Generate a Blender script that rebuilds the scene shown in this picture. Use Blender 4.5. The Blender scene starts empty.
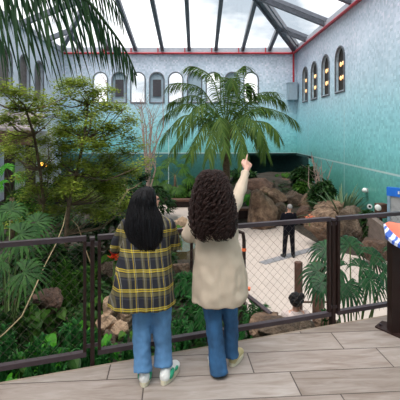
import bpy, bmesh, math, random
from mathutils import Vector, Matrix, Euler, noise
V = Vector
PI = math.pi
C = bpy.context.scene.collection
scn = bpy.context.scene

# ------------------------------------------------------------------ camera, sky, exposure
F = 395.0; PX = 198.0; PY = 131.0; CAMZ = 2.0
cd = bpy.data.cameras.new('camera'); cam = bpy.data.objects.new('camera', cd); C.objects.link(cam)
cam.location = (0, 0, CAMZ); cam.rotation_euler = (PI/2, 0, 0)
cd.sensor_width = 36; cd.lens = 36*F/400; cd.shift_x = (200-PX)/400; cd.shift_y = -(200-PY)/400
cd.clip_end = 300
scn.camera = cam
scn.view_settings.view_transform = 'Standard'; scn.view_settings.look = 'None'
scn.view_settings.gamma = 1; scn.view_settings.use_curve_mapping = False
scn.view_settings.exposure = 0.98

def make_world():
    w = bpy.data.worlds.new('overcast_sky'); scn.world = w; w.use_nodes = True
    nt = w.node_tree; nt.nodes.clear()
    out = nt.nodes.new('ShaderNodeOutputWorld'); bg = nt.nodes.new('ShaderNodeBackground')
    tc = nt.nodes.new('ShaderNodeTexCoord'); nz = nt.nodes.new('ShaderNodeTexNoise'); cr = nt.nodes.new('ShaderNodeValToRGB')
    mp = nt.nodes.new('ShaderNodeMapping'); mp.inputs['Scale'].default_value = (1, 1, 2.5)
    nz.inputs['Scale'].default_value = 3.0; nz.inputs['Detail'].default_value = 5
    cr.color_ramp.elements[0].position = .36; cr.color_ramp.elements[0].color = (.30, .34, .385, 1)
    cr.color_ramp.elements[1].position = .55; cr.color_ramp.elements[1].color = (.97, .97, .98, 1)
    L = nt.links.new
    L(tc.outputs['Generated'], mp.inputs[0]); L(mp.outputs[0], nz.inputs[0]); L(nz.outputs[0], cr.inputs[0])
    L(cr.outputs[0], bg.inputs[0]); L(bg.outputs[0], out.inputs[0])
    bg.inputs[1].default_value = 1.08
make_world()
sd = bpy.data.lights.new('overcast_sun', 'SUN'); sd.energy = 2.2; sd.angle = math.radians(40); sd.color = (1, .98, .95)
sun = bpy.data.objects.new('overcast_sun', sd); C.objects.link(sun); sun.rotation_euler = Euler((math.radians(18), math.radians(-14), 0))

def P(x, y, Z):
    return V(((x-PX)*Z/F, Z, CAMZ-(y-PY)*Z/F))

# ------------------------------------------------------------------ helpers
def tag(o, label=None, cat=None, group=None, kind=None):
    if label: o['label'] = label
    if cat: o['category'] = cat
    if group: o['group'] = group
    if kind: o['kind'] = kind
    return o
def wloc(o):
    p = V((0, 0, 0))
    while o: p += o.location; o = o.parent
    return p
def empty(name, loc=(0, 0, 0), label=None, cat=None, group=None, kind=None):
    o = bpy.data.objects.new(name, None); C.objects.link(o); o.location = loc; o.empty_display_size = .1
    return tag(o, label, cat, group, kind)

class MB:
    def __init__(s): s.v = []; s.f = []; s.m = []; s.mi = 0
    def add(s, vs, fs):
        n = len(s.v); s.v.extend([V(p) for p in vs])
        for f in fs: s.f.append(tuple(i+n for i in f)); s.m.append(s.mi)
    def box(s, c, d, rz=0, M=None):
        c = V(c); R = Matrix.Rotation(rz, 3, 'Z') if M is None else M
        vs = [c + R @ V((x*d[0]/2, y*d[1]/2, z*d[2]/2)) for x in (-1, 1) for y in (-1, 1) for z in (-1, 1)]
        s.add(vs, [(0,1,3,2),(4,6,7,5),(0,4,5,1),(2,3,7,6),(0,2,6,4),(1,5,7,3)])
    def bar(s, a, b, w, h, up=(0, 0, 1)):
        a = V(a); b = V(b); d = (b-a); L = d.length; d.normalize()
        x = d.cross(V(up)).normalized(); u = x.cross(d).normalized()
        M = Matrix((x, d, u)).transposed()
        s.box((a+b)/2, (w, L, h), M=M)
    def prism(s, poly, z0, z1):
        n = len(poly)
        vs = [(p[0], p[1], z0) for p in poly] + [(p[0], p[1], z1) for p in poly]
        s.add(vs, [tuple(range(n))[::-1], tuple(range(n, 2*n))] + [(i, (i+1) % n, n+(i+1) % n, n+i) for i in range(n)])
    def extr(s, poly, d):           # poly: 3D points, extruded along d
        n = len(poly); d = V(d)
        vs = [V(p) for p in poly] + [V(p)+d for p in poly]
        s.add(vs, [tuple(range(n))[::-1], tuple(range(n, 2*n))] + [(i, (i+1) % n, n+(i+1) % n, n+i) for i in range(n)])
    def tube(s, pts, rad, sides=6, cap=True):
        pts = [V(p) for p in pts]; n = len(pts)
        if not hasattr(rad, '__len__'): rad = [rad]*n
        up = None; vs = []
        for i, p in enumerate(pts):
            t = (pts[min(i+1, n-1)]-pts[max(i-1, 0)])
            if t.length < 1e-9: t = V((0, 0, 1))
            t.normalize()
            if up is None: up = t.orthogonal().normalized()
            up = (up - t*up.dot(t))
            if up.length < 1e-6: up = t.orthogonal()
            up.normalize(); b = t.cross(up)
            for k in range(sides):
                a = 2*PI*k/sides; vs.append(p + (up*math.cos(a)+b*math.sin(a))*rad[i])
        fs = []
        for i in range(n-1):
            for k in range(sides):
                k2 = (k+1) % sides; fs.append((i*sides+k, i*sides+k2, (i+1)*sides+k2, (i+1)*sides+k))
        if cap: fs.append(tuple(range(sides))[::-1]); fs.append(tuple(range((n-1)*sides, n*sides)))
        s.add(vs, fs)
    def ell(s, c, r, seg=12, rings=8, M=None):
        c = V(c)
        if not hasattr(r, '__len__'): r = (r, r, r)
        M = M or Matrix.Identity(3)
        vs = [c+M@V((0, 0, r[2]))]
        for i in range(1, rings):
            t = PI*i/rings
            for k in range(seg):
                a = 2*PI*k/seg
                vs.append(c+M@V((r[0]*math.sin(t)*math.cos(a), r[1]*math.sin(t)*math.sin(a), r[2]*math.cos(t))))
        vs.append(c+M@V((0, 0, -r[2]))); n = len(vs)
        fs = [(0, 1+k, 1+(k+1) % seg) for k in range(seg)]
        for i in range(rings-2):
            for k in range(seg):
                k2 = (k+1) % seg; fs.append((1+i*seg+k, 1+(i+1)*seg+k, 1+(i+1)*seg+k2, 1+i*seg+k2))
        b = 1+(rings-2)*seg
        fs += [(b+k, n-1, b+(k+1) % seg) for k in range(seg)]
        s.add(vs, fs)
    def cap(s, a, b, ra, rb, seg=12):
        a = V(a); b = V(b); n = 5; d = b-a
        if d.length < 1e-6: return s.ell(a, ra)
        t = d.normalized(); pts = []; rad = []
        for i in range(n):
            q = PI/2*(i/(n-1)); pts.append(a-t*ra*math.cos(q)); rad.append(max(ra*math.sin(q), .0005))
        for i in range(n):
            q = PI/2*(i/(n-1)); pts.append(b+t*rb*math.sin(q)); rad.append(max(rb*math.cos(q), .0005))
        s.tube(pts, rad, seg)
    def loft(s, rings, seg=28, p=2.3):   # rings: (z, cx, cy, rx, ry)
        vs = []; n = len(rings)
        for (z, cx, cy, rx, ry) in rings:
            for k in range(seg):
                a = 2*PI*k/seg; c, q = math.cos(a), math.sin(a)
                vs.append((cx+rx*math.copysign(abs(c)**(2/p), c), cy+ry*math.copysign(abs(q)**(2/p), q), z))
        fs = []
        for i in range(n-1):
            for k in range(seg):
                k2 = (k+1) % seg; fs.append((i*seg+k, i*seg+k2, (i+1)*seg+k2, (i+1)*seg+k))
        fs.append(tuple(range(seg))[::-1]); fs.append(tuple(range((n-1)*seg, n*seg)))
        s.add(vs, fs)
    def strip(s, L, R):                  # ribbon between two point lists
        n = len(L); s.add(list(L)+list(R), [(i, i+1, n+i+1, n+i) for i in range(n-1)])
    def build(s, name, mats, parent=None, loc=None, smooth=False, fix=False):
        if not isinstance(mats, (list, tuple)): mats = [mats]
        o0 = wloc(parent) if parent else (V(loc) if loc is not None else V((0, 0, 0)))
        me = bpy.data.meshes.new(name); me.from_pydata([p-o0 for p in s.v], [], s.f)
        for m in mats: me.materials.append(m)
        if any(s.m): me.polygons.foreach_set('material_index', s.m)
        if fix:
            bm = bmesh.new(); bm.from_mesh(me); bmesh.ops.recalc_face_normals(bm, faces=bm.faces); bm.to_mesh(me); bm.free()
        if smooth: me.polygons.foreach_set('use_smooth', [True]*len(me.polygons))
        me.update()
        o = bpy.data.objects.new(name, me); C.objects.link(o)
        if parent: o.parent = parent
        else: o.location = o0
        return o

def remesh(o, voxel, smooth=3, wrinkle=None, factor=.5):
    md = o.modifiers.new('r', 'REMESH'); md.mode = 'VOXEL'; md.voxel_size = voxel
    if smooth:
        ms = o.modifiers.new('s', 'SMOOTH'); ms.iterations = smooth; ms.factor = factor
    dg = bpy.context.evaluated_depsgraph_get(); dg.update()
    me = bpy.data.meshes.new_from_object(o.evaluated_get(dg))
    o.modifiers.clear(); mats = list(o.data.materials); o.data = me
    if not me.materials:
        for m in mats: me.materials.append(m)
    if wrinkle:
        ns = [v.normal.copy() for v in me.vertices]
        for v, n in zip(me.vertices, ns): v.co += n*wrinkle(v.co)
    me.polygons.foreach_set('use_smooth', [True]*len(me.polygons)); me.update()
    return o

# ------------------------------------------------------------------ materials
def nodes(name):
    m = bpy.data.materials.new(name); m.use_nodes = True; nt = m.node_tree
    return m, nt, nt.nodes['Principled BSDF'], nt.nodes['Material Output']
def mat(name, col, rough=.6, metal=0, var=.25, scale=6, bump=0, bscale=40, emit=None, es=1, spec=.5, sc=(1, 1, 1)):
    m, nt, b, out = nodes(name); L = nt.links.new
    tc = nt.nodes.new('ShaderNodeTexCoord'); mp = nt.nodes.new('ShaderNodeMapping'); mp.inputs['Scale'].default_value = sc
    L(tc.outputs['Object'], mp.inputs[0])
    nz = nt.nodes.new('ShaderNodeTexNoise'); nz.inputs['Scale'].default_value = scale; nz.inputs['Detail'].default_value = 4
    cr = nt.nodes.new('ShaderNodeValToRGB'); L(mp.outputs[0], nz.inputs[0]); L(nz.outputs[0], cr.inputs[0])
    cr.color_ramp.elements[0].position = .3; cr.color_ramp.elements[1].position = .7
    cr.color_ramp.elements[0].color = tuple(c*(1-var) for c in col)+(1,)
    cr.color_ramp.elements[1].color = tuple(min(1, c*(1+var)) for c in col)+(1,)
    L(cr.outputs[0], b.inputs['Base Color']); b.inputs['Roughness'].default_value = rough; b.inputs['Metallic'].default_value = metal
    b.inputs['Specular IOR Level'].default_value = spec
    if bump:
        n2 = nt.nodes.new('ShaderNodeTexNoise'); n2.inputs['Scale'].default_value = bscale; n2.inputs['Detail'].default_value = 5
        bp = nt.nodes.new('ShaderNodeBump'); bp.inputs['Strength'].default_value = bump; bp.inputs['Distance'].default_value = .02
        L(mp.outputs[0], n2.inputs[0]); L(n2.outputs[0], bp.inputs['Height']); L(bp.outputs[0], b.inputs['Normal'])
    if emit:
        b.inputs['Emission Color'].default_value = emit+(1,); b.inputs['Emission Strength'].default_value = es
    return m
def leafmat(name, c1, c2, trans=.3, rough=.45):
    m, nt, b, out = nodes(name); L = nt.links.new
    g = nt.nodes.new('ShaderNodeNewGeometry'); cr = nt.nodes.new('ShaderNodeValToRGB')
    L(g.outputs['Random Per Island'], cr.inputs[0])
    cr.color_ramp.elements[0].color = c1+(1,); cr.color_ramp.elements[1].color = c2+(1,)
    L(cr.outputs[0], b.inputs['Base Color']); b.inputs['Roughness'].default_value = rough
    b.inputs['Specular IOR Level'].default_value = .12
    t = nt.nodes.new('ShaderNodeBsdfTranslucent'); mx = nt.nodes.new('ShaderNodeMixShader'); mx.inputs[0].default_value = trans
    L(cr.outputs[0], t.inputs[0]); L(b.outputs[0], mx.inputs[1]); L(t.outputs[0], mx.inputs[2]); L(mx.outputs[0], out.inputs[0])
    return m
def math_(nt, op, a, b=None, c=None):
    n = nt.nodes.new('ShaderNodeMath'); n.operation = op
    for i, x in enumerate((a, b, c)):
        if x is None: continue
        if isinstance(x, (int, float)): n.inputs[i].default_value = x
        else: nt.links.new(x, n.inputs[i])
    return n.outputs[0]
def mixc(nt, fac, a, b, mode='MIX'):
    n = nt.nodes.new('ShaderNodeMixRGB'); n.blend_type = mode
    for i, x in enumerate((fac, a, b)):
        if isinstance(x, (int, float)): n.inputs[i].default_value = x
        elif isinstance(x, tuple): n.inputs[i].default_value = x+(1,)
        else: nt.links.new(x, n.inputs[i])
    return n.outputs[0]
def ramp(nt, fac, stops, const=False):
    n = nt.nodes.new('ShaderNodeValToRGB'); r = n.color_ramp
    if const: r.interpolation = 'CONSTANT'
    while len(r.elements) < len(stops): r.elements.new(.5)
    for e, (p, c) in zip(r.elements, stops): e.position = p; e.color = c+(1,)
    nt.links.new(fac, n.inputs[0]); return n.outputs[0]

def mosaic_mat(dark=1.0):
    m, nt, b, out = nodes('glass_mosaic_tile'); L = nt.links.new
    g = nt.nodes.new('ShaderNodeNewGeometry'); sp = nt.nodes.new('ShaderNodeSeparateXYZ'); L(g.outputs['Position'], sp.inputs[0])
    z = sp.outputs[2]
    nz = nt.nodes.new('ShaderNodeTexNoise'); nz.inputs['Scale'].default_value = .5; nz.inputs['Detail'].default_value = 3; L(g.outputs['Position'], nz.inputs[0])
    zz = math_(nt, 'ADD', math_(nt, 'MULTIPLY', math_(nt, 'ADD', z, 2.3), .1), math_(nt, 'MULTIPLY', math_(nt, 'SUBTRACT', nz.outputs[0], .5), .12))
    base = ramp(nt, zz, [(0.0, (.06, .23, .175)), (.20, (.115, .40, .34)), (.36, (.24, .62, .64)), (.50, (.36, .69, .76)), (.66, (.54, .72, .82)), (.85, (.68, .76, .88))])
    sn = nt.nodes.new('ShaderNodeVectorMath'); sn.operation = 'SNAP'; L(g.outputs['Position'], sn.inputs[0]); sn.inputs[1].default_value = (.11, .11, .11)
    wn = nt.nodes.new('ShaderNodeTexWhiteNoise'); L(sn.outputs[0], wn.inputs[0])
    val = ramp(nt, wn.outputs[0], [(0, (.80, .84, .84)), (.45, (1.0, 1.0, 1.0)), (.85, (1.08, 1.05, 1.04)), (1, (1.28, 1.16, 1.13))])
    col = mixc(nt, 1, base, val, 'MULTIPLY')
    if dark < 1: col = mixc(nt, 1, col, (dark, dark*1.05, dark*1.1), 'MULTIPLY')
    # pale joints: one level course and widely spaced upright joints
    j1 = math_(nt, 'LESS_THAN', math_(nt, 'ABSOLUTE', math_(nt, 'SUBTRACT', z, .44)), .035)
    y = sp.outputs[1]
    fr = math_(nt, 'FRACT', math_(nt, 'DIVIDE', math_(nt, 'SUBTRACT', math_(nt, 'ADD', y, sp.outputs[0]), .0), 6.2))
    j2 = math_(nt, 'LESS_THAN', math_(nt, 'ABSOLUTE', math_(nt, 'SUBTRACT', fr, .18)), .004)
    j = math_(nt, 'MULTIPLY', math_(nt, 'MAXIMUM', j1, j2), math_(nt, 'LESS_THAN', z, 3.2))
    col = mixc(nt, math_(nt, 'MULTIPLY', j, .75), col, (.62, .72, .70))
    L(col, b.inputs['Base Color']); b.inputs['Roughness'].default_value = .35
    return m
def plank_mat():
    m, nt, b, out = nodes('wood_look_tile'); L = nt.links.new
    tc = nt.nodes.new('ShaderNodeTexCoord'); mp = nt.nodes.new('ShaderNodeMapping'); mp.inputs['Rotation'].default_value = (0, 0, -math.atan(.07))
    L(tc.outputs['Object'], mp.inputs[0]); sp = nt.nodes.new('ShaderNodeSeparateXYZ'); L(mp.outputs[0], sp.inputs[0])
    v = math_(nt, 'DIVIDE', math_(nt, 'ADD', sp.outputs[1], ROWOFF), .3)
    row = math_(nt, 'FLOOR', v); fv = math_(nt, 'FRACT', v)
    u = math_(nt, 'DIVIDE', math_(nt, 'ADD', math_(nt, 'ADD', sp.outputs[0], COLOFF), math_(nt, 'MULTIPLY', row, .3)), 1.2)
    cu = math_(nt, 'FLOOR', u); fu = math_(nt, 'FRACT', u)
    gap = math_(nt, 'MAXIMUM', math_(nt, 'LESS_THAN', fv, .030), math_(nt, 'LESS_THAN', fu, .0085))
    cb = nt.nodes.new('ShaderNodeCombineXYZ'); L(cu, cb.inputs[0]); L(row, cb.inputs[1])
    wn = nt.nodes.new('ShaderNodeTexWhiteNoise'); L(cb.outputs[0], wn.inputs[0])
    mp2 = nt.nodes.new('ShaderNodeMapping'); mp2.inputs['Scale'].default_value = (1.6, 9, 1); L(mp.outputs[0], mp2.inputs[0])
    off = nt.nodes.new('ShaderNodeVectorMath'); off.operation = 'ADD'; L(mp2.outputs[0], off.inputs[0])
    sc = nt.nodes.new('ShaderNodeVectorMath'); sc.operation = 'SCALE'; L(wn.outputs[1], sc.inputs[0]); sc.inputs['Scale'].default_value = 30; L(sc.outputs[0], off.inputs[1])
    nz = nt.nodes.new('ShaderNodeTexNoise'); nz.inputs['Scale'].default_value = 1.6; nz.inputs['Detail'].default_value = 7; nz.inputs['Roughness'].default_value = .62; nz.inputs['Distortion'].default_value = .9
    L(off.outputs[0], nz.inputs[0])
    c = ramp(nt, nz.outputs[0], [(.25, (.165, .122, .095)), (.45, (.235, .190, .162)), (.6, (.285, .24, .212)), (.78, (.34, .298, .272))])
    tone = ramp(nt, wn.outputs[0], [(0, (.86, .84, .82)), (.5, (1, .98, .97)), (1, (1.1, 1.12, 1.13))])
    c = mixc(nt, 1, c, tone, 'MULTIPLY')
    c = mixc(nt, gap, c, (.055, .038, .030))
    L(c, b.inputs['Base Color']); b.inputs['Roughness'].default_value = .5
    bp = nt.nodes.new('ShaderNodeBump'); bp.inputs['Strength'].default_value = .4; bp.inputs['Distance'].default_value = .004
    L(math_(nt, 'SUBTRACT', nz.outputs[0], math_(nt, 'MULTIPLY', gap, 1.5)), bp.inputs['Height']); L(bp.outputs[0], b.inputs['Normal'])
    return m
ROWOFF = .084; COLOFF = .815
def rock_mat(name, a, c, b2, scale=3.6):
    m, nt, b, out = nodes(name); L = nt.links.new
    tc = nt.nodes.new('ShaderNodeTexCoord'); nz = nt.nodes.new('ShaderNodeTexNoise'); nz.inputs['Scale'].default_value = scale
    nz.inputs['Detail'].default_value = 8; nz.inputs['Roughness'].default_value = .65; L(tc.outputs['Object'], nz.inputs[0])
    col = ramp(nt, nz.outputs[0], [(.3, a), (.5, c), (.7, b2)]); L(col, b.inputs['Base Color']); b.inputs['Roughness'].default_value = .85
    n2 = nt.nodes.new('ShaderNodeTexNoise'); n2.inputs['Scale'].default_value = scale*5; n2.inputs['Detail'].default_value = 6; L(tc.outputs['Object'], n2.inputs[0])
    bp = nt.nodes.new('ShaderNodeBump'); bp.inputs['Strength'].default_value = 1.0; bp.inputs['Distance'].default_value = .12
    L(n2.outputs[0], bp.inputs['Height']); L(bp.outputs[0], b.inputs['Normal'])
    return m
def plaid_mat():
    m, nt, b, out = nodes('yellow_black_plaid'); L = nt.links.new
    tc = nt.nodes.new('ShaderNodeTexCoord'); sp = nt.nodes.new('ShaderNodeSeparateXYZ'); L(tc.outputs['Object'], sp.inputs[0])
    Y = (.46, .33, .012); K = (.006, .006, .010); O = (.105, .085, .028); Wt = (.22, .20, .15); G = (.028, .028, .034)
    def st(co, per, off, stops):
        f = math_(nt, 'FRACT', math_(nt, 'DIVIDE', math_(nt, 'ADD', co, off), per)); return ramp(nt, f, stops, True)
    ang = math_(nt, 'ADD', sp.outputs[0], math_(nt, 'MULTIPLY', sp.outputs[1], .6))
    zc = math_(nt, 'ADD', math_(nt, 'SUBTRACT', sp.outputs[2], .088), math_(nt, 'MULTIPLY', math_(nt, 'MULTIPLY', sp.outputs[0], sp.outputs[0]), .10)) if True else math_(nt, 'ADD', sp.outputs[2], math_(nt, 'MULTIPLY', math_(nt, 'MULTIPLY', sp.outputs[0], sp.outputs[0]), -.35))
    hz = st(zc, .142, .0, [(0, K), (.30, G), (.38, K), (.44, O), (.64, K), (.68, Y), (.745, O), (.79, Y), (.84, K)])
    vt = st(ang, .118, .05, [(0, K), (.18, O), (.25, Wt), (.29, O), (.40, K), (.58, G), (.64, Y), (.69, G), (.75, Wt), (.79, K)])
    c = mixc(nt, .62, mixc(nt, .25, hz, K), vt, 'ADD')
    nzz = nt.nodes.new('ShaderNodeTexNoise'); nzz.inputs['Scale'].default_value = 180; L(tc.outputs['Object'], nzz.inputs[0])
    c = mixc(nt, .35, c, nzz.outputs[0], 'OVERLAY')
    L(c, b.inputs['Base Color']); b.inputs['Roughness'].default_value = .9
    return m

M = {}
M['mosaic'] = mosaic_mat(); M['plank'] = plank_mat(); M['plaid'] = plaid_mat()
M['rail'] = mat('dark_bronze_paint', (.050, .034, .040), .35, .2, .15)
M['post'] = mat('dark_brown_steel', (.024, .011, .009), .5, .0, .2, spec=.3)
M['wire'] = mat('dark_wire', (.10, .075, .06), .5, .3, .05)
M['steel'] = mat('blue_grey_steel', (.115, .125, .15), .5, .2, .15)
M['red'] = mat('red_pipe_paint', (.42, .02, .035), .5, 0, .1)
M['gutter'] = mat('pale_grey_fascia', (.42, .45, .50), .7, 0, .08)
M['frame'] = mat('grey_frame', (.13, .14, .16), .6, 0, .1)
M['louver'] = mat('dark_grey_louver', (.06, .055, .065), .6, 0, .15)
M['pale'] = mat('pale_blue_render', (.36, .46, .53), .7, 0, .08)
M['lampw'] = mat('warm_lamp', (.9, .6, .3), .5, emit=(1, .50, .20), es=.8)
M['lampo'] = mat('orange_lamp', (.9, .5, .1), .5, emit=(1, .42, .05), es=2.2)
M['niche'] = mat('dark_brown_interior', (.028, .020, .014), .6)
M['pave'] = mat('pink_terrazzo', (.47, .385, .335), .65, 0, .06, 3)
M['slab'] = mat('grey_strip', (.22, .21, .22), .6, 0, .15)
M['soil'] = mat('dark_soil', (.030, .022, .014), .95, 0, .5, 3, .6, 12)
M['concrete'] = mat('deck_edge_stone', (.26, .20, .15), .8, 0, .2)
M['water'] = mat('olive_pond_water', (.075, .06, .028), .12, 0, .3, 2)
M['rockA'] = rock_mat('tan_pink_rock', (.04, .022, .012), (.17, .10, .06), (.36, .235, .15))
M['rockD'] = rock_mat('pale_tan_stone', (.16, .10, .06), (.34, .225, .14), (.50, .36, .25), 2.0)
M['rockB'] = rock_mat('grey_brown_rock', (.03, .020, .012), (.10, .066, .042), (.20, .145, .10))
M['rockC'] = rock_mat('red_brown_rock', (.045, .022, .014), (.10, .052, .033), (.17, .095, .06))
M['bark'] = mat('bark', (.13, .085, .05), .9, 0, .4, 10, .5, 30)
M['barkp'] = mat('pale_pink_bark', (.33, .23, .19), .85, 0, .25, 10)
M['palmtrunk'] = mat('palm_trunk', (.115, .075, .045), .9, 0, .45, 12, .8, 20, sc=(1, 1, 3))
M['fandark'] = leafmat('dark_fan_leaf', (.005, .030, .012), (.025, .085, .03), .15, .4)
M['stem'] = mat('green_stem', (.085, .13, .03), .6)
M['vine'] = mat('tan_vine', (.26, .19, .10), .8)
M['leafy'] = leafmat('yellow_green_leaf', (.12, .19, .02), (.36, .42, .06), .45)
M['leafm'] = leafmat('mid_green_leaf', (.011, .048, .006), (.060, .14, .016), .3)
M['leafd'] = leafmat('dark_green_leaf', (.005, .020, .004), (.024, .068, .012), .2)
M['leafb'] = leafmat('bright_green_leaf', (.015, .11, .008), (.07, .28, .02), .3, .3)
M['palmd'] = leafmat('palm_leaf', (.025, .075, .016), (.13, .20, .04), .4, .5)
M['palmf'] = leafmat('near_palm_leaflet', (.010, .032, .014), (.035, .075, .028), .15, .4)
M['fan'] = leafmat('fan_leaf', (.008, .038, .010), (.045, .115, .026), .25, .5)
M['fern'] = leafmat('fern_leaf', (.008, .055, .012), (.04, .15, .035), .25)
M['straw'] = leafmat('dry_leaf', (.20, .13, .04), (.38, .26, .08), .2)
M['redfl'] = leafmat('red_bract', (.55, .02, .01), (.75, .09, .02), .2)
M['orange'] = mat('orange_plastic', (.85, .16, .05), .5, 0, .05)
M['yellow'] = mat('yellow_spike', (.75, .38, .01), .5, 0, .1)
M['skin'] = mat('skin', (.52, .27, .19), .5, 0, .06, 12)
M['skin2'] = mat('skin_light', (.58, .32, .24), .5, 0, .06, 12)
M['hairk'] = mat('black_hair', (.006, .005, .006), .45, 0, .5, 30, .5, 60, spec=.2, sc=(4, 4, .4))
M['hairb'] = mat('dark_brown_hair', (.022, .010, .008), .55, 0, .5, 40, spec=.2)
M['coat'] = mat('beige_coat_cloth', (.50, .40, .305), .9, 0, .06, 8, .15, 200)
M['jeans'] = mat('mid_blue_denim', (.085, .20, .37), .85, 0, .3, 7, .15, 250, sc=(1.5, 1.5, .7))
M['jeans2'] = mat('deep_blue_denim', (.022, .085, .19), .85, 0, .35, 7, .15, 250, sc=(1.5, 1.5, .7))
M['suit'] = mat('black_cloth', (.005, .005, .008), .9, 0, .2, spec=.1)
M['greyhair'] = mat('grey_hair', (.22, .20, .19), .7, 0, .2, 40)
M['white'] = mat('white_leather', (.75, .73, .70), .5, 0, .05)
M['sole'] = mat('cream_sole', (.62, .55, .40), .6, 0, .05)
M['green'] = mat('green_leather', (.02, .30, .16), .5, 0, .05)
M['boot'] = mat('tan_suede', (.50, .40, .20), .7, 0, .1)
M['blouse'] = mat('pale_pink_blouse', (.52, .42, .39), .85, 0, .15, 14)
M['blue'] = mat('blue_header', (.012, .14, .58), .45, 0, .05)
M['bluegrey'] = mat('blue_grey_frame', (.20, .30, .38), .5, 0, .1)
M['board'] = mat('grey_board', (.33, .33, .33), .6, 0, .2, 4)
M['black'] = mat('black_plastic', (.012, .012, .012), .4)
M['brownw'] = mat('brown_timber', (.10, .045, .028), .7, 0, .3, 8)
M['roofp'] = mat('pink_grey_roof', (.34, .28, .28), .7, 0, .15)
M['cream'] = mat('cream_wall', (.50, .52, .50), .8, 0, .1)
M['ramp'] = mat('brown_grey_render', (.16, .12, .10), .85, 0, .2, 5)
def glass_mat():
    m, nt, b, out = nodes('roof_glass'); L = nt.links.new
    t = nt.nodes.new('ShaderNodeBsdfTransparent'); t.inputs[0].default_value = (.97, .98, .98, 1)
    g = nt.nodes.new('ShaderNodeBsdfGlossy'); g.inputs['Roughness'].default_value = .05
    mx = nt.nodes.new('ShaderNodeMixShader'); mx.inputs[0].default_value = .04
    L(t.outputs[0], mx.inputs[1]); L(g.outputs[0], mx.inputs[2]); L(mx.outputs[0], out.inputs[0]); return m
M['glass'] = glass_mat()

# ------------------------------------------------------------------ setting
GZ = -2.24; XR = 7.0; XL = -9.7; YB = 28.0; EZ = 7.72
def arch_pts(c, w, zb, zt, ax, n=12):      # arch outline; ax: unit vector along width
    r = w/2; pts = []
    c = V(c); ax = V(ax)
    pts.append(c-ax*r+V((0, 0, zb)))
    pts.append(c+ax*r+V((0, 0, zb)))
    for i in range(n+1):
        a = PI*i/n; pts.append(c+ax*r*math.cos(a)+V((0, 0, zt-r+r*math.sin(a))))
    return pts
def wall_with_arches(name, origin, ax, length, z0, z1, holes, thick, nrm, extra=None):
    """wall face with arched holes cut out; holes: (u centre, width, zb, zt); columns of quads between"""
    mb = MB(); O = V(origin); A = V(ax); N = V(nrm)
    def q(u, z, d): return O+A*u+V((0, 0, z))+N*d
    def quad(u0, u1, za, zb):
        if u1-u0 < 1e-5 or zb-za < 1e-5: return
        mb.add([q(u0, za, 0), q(u1, za, 0), q(u1, zb, 0), q(u0, zb, 0)], [(0, 1, 2, 3)])
        mb.add([q(u0, za, -thick), q(u1, za, -thick), q(u1, zb, -thick), q(u0, zb, -thick)], [(3, 2, 1, 0)])
    holes = sorted(holes); u = 0
    zbase = z0 if not callable(z0) else z0(0)
    for (c, w, zb, zt) in holes:
        r = w/2; quad(u, c-r, z0, z1); quad(c-r, c+r, z0, zb)
        n = 14; zs = zt-r
        for i in range(n):
            a0 = c-r+w*i/n; a1 = c-r+w*(i+1)/n
            h0 = zs+math.sqrt(max(0, r*r-(a0-c)**2)); h1 = zs+math.sqrt(max(0, r*r-(a1-c)**2))
            for d, s in ((0, 1), (-thick, -1)):
                mb.add([q(a0, h0, d), q(a1, h1, d), q(a1, z1, d), q(a0, z1, d)], [(0, 1, 2, 3)[::s]])
            mb.add([q(a0, h0, 0), q(a1, h1, 0), q(a1, h1, -thick), q(a0, h0, -thick)], [(3, 2, 1, 0)])
        mb.add([q(c-r, zb, 0), q(c-r, zs, 0), q(c-r, zs, -thick), q(c-r, zb, -thick)], [(0, 1, 2, 3)])
        mb.add([q(c+r, zb, 0), q(c+r, zs, 0), q(c+r, zs, -thick), q(c+r, zb, -thick)], [(3, 2, 1, 0)])
        mb.add([q(c-r, zb, 0), q(c+r, zb, 0), q(c+r, zb, -thick), q(c-r, zb, -thick)], [(3, 2, 1, 0)])
        u = c+r
    quad(u, length, z0, z1)
    if extra: extra(mb, q, quad)
    return tag(mb.build(name, M['wallL'] if name == 'wall_left' else M['mosaic']), kind='structure')

def arch_ring(mb, c, w, zb, zt, ax, nrm, t, d):   # frame of thickness t round an arch, depth d
    o = arch_pts(c, w, zb, zt, ax); i = arch_pts(c, w-2*t, zb+t, zt-t, ax); n = len(o); N = V(nrm)*d
    vs = [p+N for p in o]+[p+N for p in i]+o+i
    fs = []
    for k in range(n):
        k2 = (k+1) % n
        fs += [(k, k2, n+k2, n+k), (k, 2*n+k, 2*n+k2, k2), (n+k, n+k2, 3*n+k2, 3*n+k)]
    mb.add(vs, fs)

# back wall: arched windows alternate clear glass and louvred blanks
holes = []; bw = []
for k in range(9):
    x = 100.4+18.83*k; X = (x-PX)*YB/F
    clear = (k % 2 == 0)
    bw.append((X, clear, k))
    holes.append((X-XL, .98, 4.02, 6.13))
OPX = (248-PX)*YB/F
def low_right(mb, q, quad): pass
wall_with_arches('wall_back', (XL, YB, 0), (1, 0, 0), XR-XL, .44, EZ, holes, .35, (0, -1, 0))
mb = MB(); mb.box(((XL+OPX)/2, YB+.175, (GZ-.2+.44)/2), (OPX-XL, .35, .44-GZ+.2)); mb.build('wall_back_lower', mosaic_mat(.36))['kind'] = 'structure'  # mosaic darkened here: shade of the palms put into the tile colour
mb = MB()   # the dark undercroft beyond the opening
mb.box(((OPX+XR+1)/2, YB+2.2, -.9), (XR+3-OPX, .1, 2.9)); mb.box(((OPX+XR+1)/2, YB+1.2, .36), (XR+1-OPX, 2.2, .15)); mb.box((XR+1.6, 26.5, -.9), (.1, 9, 2.9)); mb.box((XR+.9, 24.9, -.9), (1.4, .1, 2.9))
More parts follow.
